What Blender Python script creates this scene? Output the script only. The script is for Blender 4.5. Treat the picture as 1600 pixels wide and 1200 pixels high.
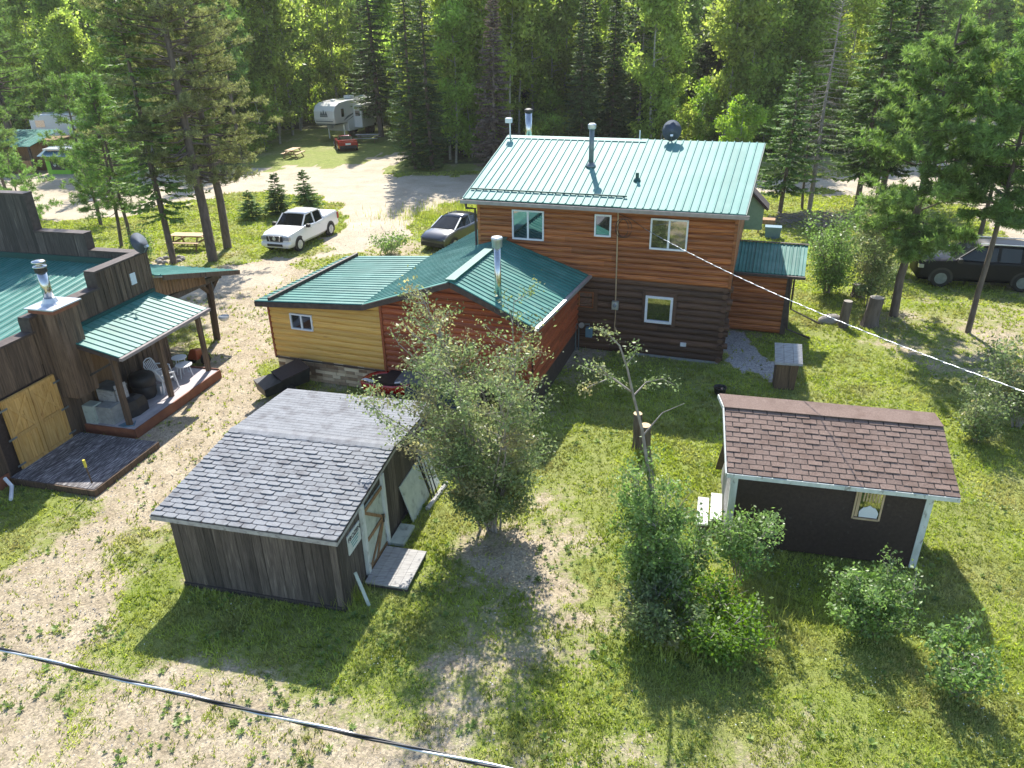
import bpy, math, random
import numpy as np
from mathutils import Matrix, Vector
for o in list(bpy.data.objects): bpy.data.objects.remove(o)
SC = bpy.context.scene
COL = SC.collection
R = math.radians
# ------------------------------------------------------------------ camera
CAM_H = 11.0; FPX = 1165.0; PITCH = R(26.0); ROLL = R(-1.05)
cd = bpy.data.cameras.new('camera'); cam = bpy.data.objects.new('camera', cd); COL.objects.link(cam)
cd.sensor_width = 36; cd.lens = 36 * FPX / 1600; cd.clip_start = 0.1; cd.clip_end = 6000
cam.matrix_world = Matrix.Translation((0, 0, CAM_H)) @ Matrix.Rotation(R(90) - PITCH, 4, 'X') @ Matrix.Rotation(ROLL, 4, 'Z')
SC.camera = cam
# ------------------------------------------------------------------ sky, sun, exposure
SUN_EL = 44.8; SUN_AZ = -1.5        # degrees, azimuth from +Y towards +X
w = bpy.data.worlds.new('World'); SC.world = w; w.use_nodes = True
nt = w.node_tree; bg = nt.nodes['Background']
sk = nt.nodes.new('ShaderNodeTexSky'); sk.sky_type = 'NISHITA'; sk.sun_disc = False
sk.sun_elevation = R(SUN_EL); sk.sun_rotation = R(SUN_AZ); sk.altitude = 600
nt.links.new(sk.outputs[0], bg.inputs[0]); bg.inputs[1].default_value = 0.13
sd = bpy.data.lights.new('sun', 'SUN'); sd.energy = 4.3; sd.angle = R(0.55); sd.color = (1, .95, .87)
so = bpy.data.objects.new('sun', sd); COL.objects.link(so)
S = Vector((math.sin(R(SUN_AZ)) * math.cos(R(SUN_EL)), math.cos(R(SUN_AZ)) * math.cos(R(SUN_EL)), math.sin(R(SUN_EL))))
so.rotation_euler = S.to_track_quat('Z', 'Y').to_euler(); so.location = (0, 30, 60)
SC.view_settings.view_transform = 'Standard'; SC.view_settings.look = 'None'
SC.view_settings.exposure = 1.22; SC.view_settings.gamma = 1
SC.render.engine = 'CYCLES'; HAZE = .00022
SC.cycles.max_bounces = 6; SC.cycles.transparent_max_bounces = 4; SC.cycles.diffuse_bounces = 3
# ------------------------------------------------------------------ surveying helpers (pixel of the 1600x1200 photo -> point in the place)
_c, _s = math.cos(ROLL), math.sin(ROLL); _cp, _sp = math.cos(PITCH), math.sin(PITCH)
def ray(px, py):
    x = (px - 800) / FPX; y = (600 - py) / FPX
    x, y = _c * x - _s * y, _s * x + _c * y
    return np.array([x, _cp + y * _sp, -_sp + y * _cp])
EYE = np.array([0, 0, CAM_H])
def G(px, py, z=0.0):
    d = ray(px, py); return EYE + (z - CAM_H) / d[2] * d
def project(P):
    v = P - EYE; dep = v[:, 1] * _cp - v[:, 2] * _sp; y = v[:, 1] * _sp + v[:, 2] * _cp
    dep = np.maximum(dep, .01); x = v[:, 0] / dep; y = y / dep
    return 800 + (_c * x + _s * y) * FPX, 600 - (-_s * x + _c * y) * FPX
class Frame:
    def __init__(s, ox, oy, az, z=0.0):
        a = R(az); s.o = np.array([ox, oy, z]); s.az = az
        s.X = np.array([math.cos(a), math.sin(a), 0.]); s.Y = np.array([-math.sin(a), math.cos(a), 0.])
    def p(s, u, v, z): return s.o + s.X * u + s.Y * v + np.array([0, 0, z])
    def a(s, A): A = np.asarray(A, float); return s.o + A[..., 0:1] * s.X + A[..., 1:2] * s.Y + A[..., 2:3] * np.array([0, 0, 1.])
    def hv(s, v, px, py):
        d = ray(px, py); t = ((s.o + s.Y * v - EYE) @ s.Y) / (d @ s.Y); return EYE + t * d
WORLD = Frame(0, 0, 0)
# ------------------------------------------------------------------ materials
def N(nt, t, **k):
    n = nt.nodes.new(t)
    for a, b in k.items(): setattr(n, a, b)
    return n
def mat(name, c1, c2=None, scale=6, rough=.7, rv=0., bump=0., bscale=None, stretch=(1, 1, 1), rot=0, metal=0, spec=.5, c3=None, s3=1., t3=(.5, .65), trans=0., objrand=0., coat=0, detail=6, sharp=(.35, .65), rv_hue=None):
    m = bpy.data.materials.new(name); m.use_nodes = True; nt = m.node_tree; L = nt.links.new
    b = nt.nodes['Principled BSDF']; out = nt.nodes['Material Output']
    b.inputs['Roughness'].default_value = rough; b.inputs['Metallic'].default_value = metal
    b.inputs['Specular IOR Level'].default_value = spec
    if coat: b.inputs['Coat Weight'].default_value = coat; b.inputs['Coat Roughness'].default_value = .08
    tc = N(nt, 'ShaderNodeTexCoord'); mp = N(nt, 'ShaderNodeMapping'); mp.inputs['Scale'].default_value = stretch
    mr = N(nt, 'ShaderNodeMapping'); mr.inputs['Rotation'].default_value = (0, 0, R(-rot))
    L(tc.outputs['Object'], mr.inputs[0]); L(mr.outputs[0], mp.inputs[0]); V = mp.outputs[0]
    c2 = c2 or c1
    n1 = N(nt, 'ShaderNodeTexNoise'); n1.inputs['Scale'].default_value = scale; n1.inputs['Detail'].default_value = detail; L(V, n1.inputs[0])
    r1 = N(nt, 'ShaderNodeMapRange'); r1.inputs[1].default_value = sharp[0]; r1.inputs[2].default_value = sharp[1]; L(n1.outputs[0], r1.inputs[0])
    mx = N(nt, 'ShaderNodeMix', data_type='RGBA'); mx.inputs[6].default_value = (*c1, 1); mx.inputs[7].default_value = (*c2, 1); L(r1.outputs[0], mx.inputs[0])
    C = mx.outputs[2]
    if c3:
        n3 = N(nt, 'ShaderNodeTexNoise'); n3.inputs['Scale'].default_value = s3; n3.inputs['Detail'].default_value = 5; L(V, n3.inputs[0])
        r3 = N(nt, 'ShaderNodeMapRange'); r3.inputs[1].default_value = t3[0]; r3.inputs[2].default_value = t3[1]; L(n3.outputs[0], r3.inputs[0])
        m3 = N(nt, 'ShaderNodeMix', data_type='RGBA'); m3.inputs[7].default_value = (*c3, 1); L(C, m3.inputs[6]); L(r3.outputs[0], m3.inputs[0]); C = m3.outputs[2]
    if rv or rv_hue:
        at = N(nt, 'ShaderNodeAttribute', attribute_name='rv')
        if rv_hue:
            mh = N(nt, 'ShaderNodeMix', data_type='RGBA'); mh.inputs[7].default_value = (*rv_hue, 1); L(C, mh.inputs[6]); L(at.outputs['Fac'], mh.inputs[0]); C = mh.outputs[2]
        if rv:
            mrr = N(nt, 'ShaderNodeMapRange'); mrr.inputs[3].default_value = 1 - rv; mrr.inputs[4].default_value = 1 + rv; L(at.outputs['Fac'], mrr.inputs[0])
            mm = N(nt, 'ShaderNodeMix', data_type='RGBA', blend_type='MULTIPLY'); mm.inputs[0].default_value = 1; L(C, mm.inputs[6]); L(mrr.outputs[0], mm.inputs[7]); C = mm.outputs[2]
    if objrand:
        oi = N(nt, 'ShaderNodeObjectInfo'); hs = N(nt, 'ShaderNodeHueSaturation')
        a1 = N(nt, 'ShaderNodeMapRange'); a1.inputs[3].default_value = 1 - objrand; a1.inputs[4].default_value = 1 + objrand; L(oi.outputs['Random'], a1.inputs[0]); L(a1.outputs[0], hs.inputs['Value'])
        a2 = N(nt, 'ShaderNodeMapRange'); a2.inputs[3].default_value = .5 - objrand * .07; a2.inputs[4].default_value = .5 + objrand * .07
        fr = N(nt, 'ShaderNodeMath', operation='FRACT'); mu = N(nt, 'ShaderNodeMath', operation='MULTIPLY'); mu.inputs[1].default_value = 7.3
        L(oi.outputs['Random'], mu.inputs[0]); L(mu.outputs[0], fr.inputs[0]); L(fr.outputs[0], a2.inputs[0]); L(a2.outputs[0], hs.inputs['Hue'])
        L(C, hs.inputs['Color']); C = hs.outputs[0]
    L(C, b.inputs['Base Color'])
    if bump:
        nb = N(nt, 'ShaderNodeTexNoise'); nb.inputs['Scale'].default_value = bscale or scale * 3; nb.inputs['Detail'].default_value = 5; L(V, nb.inputs[0])
        bp = N(nt, 'ShaderNodeBump'); bp.inputs['Strength'].default_value = bump; bp.inputs['Distance'].default_value = .03; L(nb.outputs[0], bp.inputs['Height']); L(bp.outputs[0], b.inputs['Normal'])
    if trans:
        tr = N(nt, 'ShaderNodeBsdfTranslucent'); L(C, tr.inputs[0]); ms = N(nt, 'ShaderNodeMixShader'); ms.inputs[0].default_value = trans
        hs2 = N(nt, 'ShaderNodeHueSaturation'); hs2.inputs['Value'].default_value = 1.7; hs2.inputs['Saturation'].default_value = 1.15; L(C, hs2.inputs['Color']); L(hs2.outputs[0], tr.inputs[0])
        L(b.outputs[0], ms.inputs[1]); L(tr.outputs[0], ms.inputs[2]); L(ms.outputs[0], out.inputs[0])
    return m
M = {}
A = -18
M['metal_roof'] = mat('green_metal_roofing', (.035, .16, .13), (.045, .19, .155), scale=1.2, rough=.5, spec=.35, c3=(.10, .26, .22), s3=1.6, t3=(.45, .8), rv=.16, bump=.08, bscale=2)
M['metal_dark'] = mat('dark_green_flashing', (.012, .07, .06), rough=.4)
M['pale_metal_roof'] = mat('sun_sheen_green_roofing', (.115, .27, .235), (.13, .30, .262), scale=1.0, rough=.6, spec=.2, c3=(.17, .335, .295), s3=1.3, t3=(.45, .8), rv=.10, bump=.08, bscale=2)  # paler copy of the green roofing, sun sheen put into the colour
M['log_red'] = mat('red_brown_log_siding', (.25, .068, .018), (.46, .16, .045), scale=3, stretch=(.35, 4, 9), rot=A, rough=.5, rv=.3, c3=(.11, .032, .014), s3=3.4, t3=(.52, .74), bump=.25)
M['log_dark'] = mat('dark_brown_old_logs', (.075, .038, .022), (.15, .078, .045), scale=3, stretch=(.4, 4, 9), rot=A, rough=.7, rv=.35, c3=(.035, .019, .012), s3=3, t3=(.52, .7), bump=.4)
M['log_wing'] = mat('deep_red_log_siding', (.27, .055, .018), (.38, .095, .03), scale=3, stretch=(.35, 4, 9), rot=A, rough=.5, rv=.25, bump=.25)
M['log_yellow'] = mat('honey_yellow_log_siding', (.62, .33, .07), (.74, .45, .12), scale=3, stretch=(.35, 4, 9), rot=A, rough=.5, rv=.14, c3=(.34, .15, .035), s3=4, t3=(.64, .72), bump=.2)
M['board_dark'] = mat('weathered_dark_boards', (.052, .042, .035), (.098, .080, .066), scale=5, stretch=(6, 6, .45), rough=.85, rv=.45, c3=(.20, .17, .14), s3=3, t3=(.6, .8), bump=.5)
M['board_brown'] = mat('weathered_brown_boards', (.095, .060, .037), (.18, .118, .074), scale=5, stretch=(6, 6, .45), rough=.85, rv=.4, c3=(.04, .026, .018), s3=2.5, t3=(.52, .72), bump=.5)
M['board_warm'] = mat('warm_brown_boards', (.20, .11, .05), (.30, .18, .09), scale=5, stretch=(6, 6, .45), rough=.8, rv=.3, bump=.3)
M['dark_trim'] = mat('dark_brown_trim', (.05, .035, .03), (.085, .062, .052), scale=7, rough=.6, spec=.4)
M['door_pine'] = mat('varnished_pine_boards', (.50, .28, .075), (.62, .38, .13), scale=4, stretch=(5, 5, .5), rough=.5, rv=.15, c3=(.33, .15, .04), s3=2.5, t3=(.6, .75), bump=.2)
M['white_pvc'] = mat('white_window_frame', (.78, .79, .80), (.70, .71, .72), rough=.4)
M['white_paint'] = mat('chalky_white_paint', (.66, .68, .64), (.52, .55, .50), scale=8, rough=.8, c3=(.30, .28, .24), s3=12, t3=(.6, .7), stretch=(1, 1, .4))
M['old_white_board'] = mat('worn_whitewashed_board', (.50, .54, .46), (.40, .44, .37), scale=5, rough=.8, c3=(.20, .21, .18), s3=5, t3=(.58, .75))
M['glass'] = mat('dark_window_glass', (.012, .018, .016), rough=.03, spec=1.0, coat=1)
M['car_glass'] = mat('tinted_car_glass', (.008, .011, .012), rough=.08, spec=.3)
M['glass'].node_tree.nodes['Principled BSDF'].inputs['IOR'].default_value = 2.3
M['steel'] = mat('shiny_steel_pipe', (.62, .62, .60), (.5, .5, .48), rough=.22, metal=1)
M['galv'] = mat('galvanised_sheet', (.60, .63, .66), (.5, .53, .56), rough=.38, metal=.7)
M['dull_pipe'] = mat('dull_grey_pipe', (.16, .19, .20), (.22, .25, .26), rough=.5, metal=.6)
M['gutter'] = mat('grey_brown_gutter', (.26, .22, .21), (.33, .29, .27), rough=.35, spec=.7)
M['black'] = mat('black_plastic', (.012, .012, .013), (.025, .025, .026), rough=.5)
M['rubber'] = mat('tyre_rubber', (.016, .016, .016), rough=.85)
M['dish'] = mat('slate_grey_dish', (.10, .12, .15), (.13, .15, .18), rough=.85, spec=.15)
M['stone'] = mat('stacked_stone_veneer', (.46, .28, .16), (.34, .21, .12), scale=9, rough=.85, rv=.45, bump=.6, rv_hue=(.55, .45, .31))
M['shingle_grey'] = mat('grey_asphalt_shingles', (.165, .175, .19), (.21, .22, .235), scale=30, rough=.8, rv=.10, c3=(.10, .10, .11), s3=3, t3=(.5, .75), bump=.4, bscale=120)
M['shingle_red'] = mat('faded_red_brown_shingles', (.185, .124, .096), (.24, .168, .136), scale=26, rough=.9, rv=.11, c3=(.135, .082, .060), s3=2.4, t3=(.5, .75), bump=.5, bscale=120)
M['roof_under'] = mat('black_shingle_gaps', (.03, .025, .024), (.05, .04, .038), rough=.9)
M['brown_wall'] = mat('dark_brown_painted_board', (.034, .020, .016), (.048, .030, .024), scale=14, rough=.75, c3=(.06, .045, .038), s3=10, t3=(.64, .72), bump=.2)
M['old_grey_wood'] = mat('silvered_wood', (.30, .29, .28), (.42, .41, .39), scale=5, stretch=(1, 6, 3), rough=.85, rv=.15, c3=(.16, .15, .14), s3=4, t3=(.6, .75), bump=.3)
M['deck_paint'] = mat('peeling_deck_with_sun_flecks', (.055, .05, .055), (.11, .10, .105), scale=4, stretch=(.6, 5, 5), rot=75.5, rough=.75, rv=.3, c3=(.42, .40, .39), s3=6, t3=(.48, .66), bump=.2)  # pale flecks: peeling paint, also lightened to stand in for sunlight on the boards
M['deck_grey'] = mat('grey_porch_deck', (.40, .36, .36), (.47, .43, .43), scale=5, rough=.7, rv=.12)
M['deck_red'] = mat('red_brown_skirt_board', (.20, .065, .035), (.26, .10, .05), scale=4, rough=.7, rv=.2)
M['concrete'] = mat('grey_concrete', (.27, .27, .25), (.36, .36, .33), scale=7, rough=.9, bump=.3)
M['white_plastic'] = mat('white_plastic', (.72, .73, .73), rough=.4)
M['bark'] = mat('grey_brown_bark', (.10, .078, .062), (.17, .135, .11), scale=9, stretch=(1, 1, .25), rough=.95, bump=.8, bscale=18)
M['bark_pale'] = mat('pale_aspen_bark', (.40, .39, .33), (.26, .25, .20), scale=3, stretch=(1, 1, 2), rough=.85)
M['bark_grey'] = mat('silver_grey_dead_wood', (.20, .17, .15), (.30, .27, .24), scale=6, rough=.9)
M['cut_wood'] = mat('fresh_cut_wood', (.50, .37, .20), (.62, .48, .28), scale=14, rough=.8)
M['cut_grey'] = mat('weathered_cut_wood', (.24, .22, .19), (.33, .30, .26), scale=14, rough=.9)
M['stem'] = mat('grey_shrub_stem', (.22, .19, .165), (.32, .28, .24), scale=9, rough=.9)
M['aspen'] = mat('aspen_leaves', (.225, .30, .072), (.315, .38, .108), scale=.7, rough=.5, rv=.5, trans=.6, objrand=.22)
M['aspen_pale'] = mat('young_broadleaf_leaves', (.19, .29, .05), (.25, .34, .07), scale=.7, rough=.55, rv=.3, trans=.5, objrand=.1)
M['spruce'] = mat('spruce_needles', (.062, .105, .034), (.092, .14, .046), scale=.6, rough=.7, rv=.5, trans=.36, objrand=.2)
M['spruce_bright'] = mat('bright_spruce_needles', (.11, .18, .045), (.15, .23, .062), scale=.6, rough=.7, rv=.45, trans=.35, objrand=.1)
M['pine'] = mat('pine_needles', (.14, .225, .06), (.205, .30, .09), scale=.8, rough=.65, rv=.4, trans=.35, objrand=.12)
M['pine_olive'] = mat('olive_pine_needles', (.17, .19, .07), (.235, .25, .105), scale=.8, rough=.7, rv=.4, trans=.35)
M['dead_needles'] = mat('brown_dead_needles', (.13, .10, .075), (.20, .16, .125), scale=1.2, rough=.9, rv=.5, trans=.15)
M['willow'] = mat('grey_green_leaves', (.145, .195, .08), (.205, .255, .115), scale=1.5, rough=.45, rv=.45, trans=.4, spec=.45, c3=(.30, .26, .13), s3=1.1, t3=(.5, .68))
M['shrub'] = mat('green_shrub_leaves', (.14, .225, .06), (.20, .285, .105), scale=1.5, rough=.45, rv=.5, trans=.42, spec=.5)
M['weed'] = mat('yellow_green_leaves', (.11, .19, .025), (.15, .24, .04), scale=2, rough=.5, rv=.35, trans=.4)
M['red_paint'] = mat('red_car_paint', (.42, .012, .008), rough=.25, coat=1)
M['white_car'] = mat('white_car_paint', (.78, .78, .76), rough=.3, coat=.8)
M['grey_car'] = mat('dark_grey_car_paint', (.04, .045, .055), rough=.28, coat=1, metal=.3)
M['black_car'] = mat('black_car_paint', (.005, .006, .009), rough=.4, spec=.2)
M['lime'] = mat('lime_green_paint', (.20, .48, .03), (.17, .42, .03), rough=.6)
M['picnic'] = mat('sun_bleached_pine', (.58, .42, .25), (.48, .33, .19), scale=6, rough=.8, rv=.15)
M['blue_tarp'] = mat('dark_blue_tarp', (.02, .04, .10), (.03, .055, .13), rough=.5)
M['rock'] = mat('pale_rock', (.34, .31, .28), (.24, .22, .20), scale=5, rough=.9, bump=.5)
M['lamp_glass'] = mat('headlamp_lens', (.25, .28, .32), rough=.1, spec=1, coat=1)
M['tail'] = mat('tail_lamp_red', (.35, .02, .01), rough=.2)
M['orange'] = mat('orange_paint', (.34, .07, .02), rough=.4)
M['yellow'] = mat('yellow_tape', (.60, .52, .06), rough=.6)
M['teal_ink'] = mat('teal_ink', (.08, .30, .30), rough=.7)
M['ink'] = mat('black_ink', (.03, .03, .035), rough=.7)
M['blue_box'] = mat('slate_blue_plastic', (.10, .20, .26), (.13, .23, .29), rough=.5)
M['pale_green'] = mat('pale_green_siding', (.28, .42, .28), (.24, .37, .25), rough=.6)
# ------------------------------------------------------------------ mesh helpers
def mesh_np(name, V, F, material=None, rv=None, smooth=False):
    """V (n,3); F list of arrays of shape (m,k)"""
    me = bpy.data.meshes.new(name); V = np.asarray(V, np.float32)
    if isinstance(F, np.ndarray): F = [F]
    F = [np.asarray(f, np.int32) for f in F if len(f)]
    me.vertices.add(len(V)); me.vertices.foreach_set('co', V.ravel())
    nl = sum(f.size for f in F); npoly = sum(len(f) for f in F)
    me.loops.add(nl); me.polygons.add(npoly)
    me.loops.foreach_set('vertex_index', np.concatenate([f.ravel() for f in F]))
    tot = np.concatenate([np.full(len(f), f.shape[1], np.int32) for f in F])
    me.polygons.foreach_set('loop_start', np.concatenate([[0], np.cumsum(tot)[:-1]]).astype(np.int32))
    try: me.polygons.foreach_set('loop_total', tot)
    except Exception: pass
    me.polygons.foreach_set('use_smooth', np.full(npoly, smooth))
    me.update(calc_edges=True)
    if rv is not None:
        at = me.attributes.new('rv', 'FLOAT', 'FACE'); at.data.foreach_set('value', np.asarray(rv, np.float32))
    if material: me.materials.append(material)
    return me
class MB:
    """collects faces in world coordinates; build() makes ONE mesh object"""
    def __init__(s): s.v = []; s.f = []; s.r = []; s.n = 0
    def add(s, V, F, rv=None):
        V = np.asarray(V, float); k = s.n; s.v.append(V); s.n += len(V)
        rv = random.random() if rv is None else rv
        for f in F: s.f.append(tuple(int(i) + k for i in f)); s.r.append(rv)
    def box(s, fr, u0, u1, v0, v1, z0, z1, rv=None):
        c = [(u, v, z) for z in (z0, z1) for v in (v0, v1) for u in (u0, u1)]
        s.add(fr.a(c), [(0, 2, 3, 1), (4, 5, 7, 6), (0, 1, 5, 4), (2, 6, 7, 3), (0, 4, 6, 2), (1, 3, 7, 5)], rv)
        return s
    def hexa(s, P, rv=None):  # 8 points: bottom ring 4, top ring 4
        s.add(P, [(3, 2, 1, 0), (4, 5, 6, 7), (0, 1, 5, 4), (1, 2, 6, 5), (2, 3, 7, 6), (3, 0, 4, 7)], rv); return s
    def slab(s, Q, t, rv=None):  # quad Q (4 pts), thickened by t along -normal
        Q = np.asarray(Q, float); n = np.cross(Q[1] - Q[0], Q[3] - Q[0]); n /= np.linalg.norm(n)
        return s.hexa(np.vstack([Q - n * t, Q]), rv)
    def bar(s, a, b, w, h=None, up=(0, 0, 1), rv=None):
        a = np.asarray(a, float); b = np.asarray(b, float); h = h or w; d = b - a; d /= np.linalg.norm(d); up = np.asarray(up, float)
        if abs(d @ up) > .95: up = np.array([1., 0, 0])
        x = np.cross(d, up); x /= np.linalg.norm(x); y = np.cross(x, d)
        r = [x * w / 2 * i + y * h / 2 * j for i, j in ((-1, -1), (1, -1), (1, 1), (-1, 1))]
        s.hexa([a + q for q in r] + [b + q for q in r], rv); return s
    def tube(s, pts, rad, n=8, rv=None, cap=True):
        pts = np.asarray(pts, float); rad = np.broadcast_to(rad, len(pts)); V = []; prev = None
        for i, p in enumerate(pts):
            d = pts[min(i + 1, len(pts) - 1)] - pts[max(i - 1, 0)]; d /= np.linalg.norm(d) + 1e-9
            if prev is None: x = np.cross(d, (0, 0, 1.) if abs(d[2]) < .9 else (1., 0, 0))
            else: x = prev - d * (prev @ d)
            x /= np.linalg.norm(x) + 1e-9; prev = x; y = np.cross(d, x)
            for k in range(n):
                a = 2 * math.pi * k / n; V.append(p + (x * math.cos(a) + y * math.sin(a)) * rad[i])
        F = [(i * n + k, i * n + (k + 1) % n, (i + 1) * n + (k + 1) % n, (i + 1) * n + k) for i in range(len(pts) - 1) for k in range(n)]
        if cap: F += [tuple(range(n))[::-1], tuple((len(pts) - 1) * n + k for k in range(n))]
        s.add(V, F, rv); return s
    def loft(s, rings, rv=None, cap=True):
        n = len(rings[0]); V = [p for r in rings for p in r]
        F = [(i * n + k, i * n + (k + 1) % n, (i + 1) * n + (k + 1) % n, (i + 1) * n + k) for i in range(len(rings) - 1) for k in range(n)]
        if cap: F += [tuple(range(n))[::-1], tuple((len(rings) - 1) * n + k for k in range(n))]
        s.add(V, F, rv); return s
    def build(s, name, material, parent=None, smooth=False, bevel=0):
        V = np.vstack(s.v)
        if parent is not None: org = np.array(parent['_org'])
        else: org = np.array([V[:, 0].mean(), V[:, 1].mean(), V[:, 2].min()])
        me = bpy.data.meshes.new(name); me.from_pydata((V - org).tolist(), [], s.f)
        at = me.attributes.new('rv', 'FLOAT', 'FACE'); at.data.foreach_set('value', np.array(s.r, np.float32))
        me.materials.append(material); o = bpy.data.objects.new(name, me); COL.objects.link(o)
        if smooth: me.polygons.foreach_set('use_smooth', [True] * len(me.polygons))
        if parent is not None: o.parent = parent
        else: o.location = org
        o['_org'] = [float(x) for x in org]
        if bevel: b = o.modifiers.new('bevel', 'BEVEL'); b.width = bevel; b.segments = 2; b.limit_method = 'ANGLE'
        return o
def tag(o, label=None, cat=None, group=None, kind=None):
    if label: o['label'] = label
    if cat: o['category'] = cat
    if group: o['group'] = group
    if kind: o['kind'] = kind
    return o
def thing(name, loc, label, cat, group=None):
    o = bpy.data.objects.new(name, None); COL.objects.link(o); o.location = [float(x) for x in loc]; o['_org'] = [float(x) for x in loc]
    o.empty_display_size = .3
    return tag(o, label, cat, group)
def meshobj(name, me, parent=None, loc=None):
    o = bpy.data.objects.new(name, me); COL.objects.link(o)
    if parent is not None: o.parent = parent
    if loc is not None: o.location = [float(x) for x in loc]
    return o
def lathe(mb, c, prof, n=16, rv=None, sx=1, sy=1):
    c = np.asarray(c, float); rings = []
    for r, z in prof: rings.append([c + np.array([r * sx * math.cos(2 * math.pi * k / n), r * sy * math.sin(2 * math.pi * k / n), z]) for k in range(n)])
    mb.loft(rings, rv); return mb
# ------------------------------------------------------------------ noise
def _hash(ix, iy, seed):
    h = (ix.astype(np.int64) * 374761393 + iy.astype(np.int64) * 668265263 + seed * 1442695041) & 0x7fffffff
    h = ((h ^ (h >> 13)) * 1274126177) & 0x7fffffff
    return ((h ^ (h >> 16)) & 0xffffff) / float(0xffffff)
def vnoise(x, y, seed=0):
    ix = np.floor(x); iy = np.floor(y); fx = x - ix; fy = y - iy; fx = fx * fx * (3 - 2 * fx); fy = fy * fy * (3 - 2 * fy)
    a = _hash(ix, iy, seed); b = _hash(ix + 1, iy, seed); c = _hash(ix, iy + 1, seed); d = _hash(ix + 1, iy + 1, seed)
    return (a * (1 - fx) + b * fx) * (1 - fy) + (c * (1 - fx) + d * fx) * fy
def fbm(x, y, s, seed=0, o=4):
    t = 0; am = .5; tot = 0
    for i in range(o): t = t + am * vnoise(x / s * 2 ** i + 17 * i, y / s * 2 ** i - 9 * i, seed + i); tot += am; am *= .55
    return t / tot
# ------------------------------------------------------------------ what grows where on the ground
def inpoly(x, y, P):
    r = np.zeros(x.shape, bool); n = len(P); j = n - 1
    for i in range(n):
        xi, yi = P[i]; xj, yj = P[j]
        c = ((yi > y) != (yj > y)) & (x < (xj - xi) * (y - yi) / ((yj - yi) or 1e-9) + xi); r ^= c; j = i
    return r
ROAD = [(-400, 258), (0, 258), (110, 262), (290, 272), (400, 264), (440, 262), (520, 262), (560, 254), (600, 243), (640, 238), (680, 232), (690, 238), (640, 252), (600, 262), (590, 268), (620, 275), (740, 277), (900, 276), (1200, 278), (1400, 268), (1470, 240), (1500, 180), (1620, 170), (2000, 170), (2000, 400), (1700, 400), (1600, 395), (1560, 350), (1500, 322), (1400, 304), (1300, 302), (1180, 301), (900, 304), (730, 310), (660, 325), (635, 345), (640, 362), (600, 380), (560, 400), (480, 400), (420, 440), (300, 470), (250, 420), (330, 416), (400, 404), (500, 398), (535, 355), (545, 322), (500, 309), (420, 303), (380, 303), (330, 312), (250, 322), (120, 345), (0, 345), (-400, 350)]
DRIVE = [(250, 430), (480, 400), (440, 470), (430, 600), (380, 640), (300, 740), (200, 800), (160, 740), (235, 690), (330, 585), (345, 520), (300, 470)]
GRAVEL_PATCH = [(1125, 522), (1165, 528), (1215, 585), (1208, 602), (1160, 585), (1120, 560)]
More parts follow.
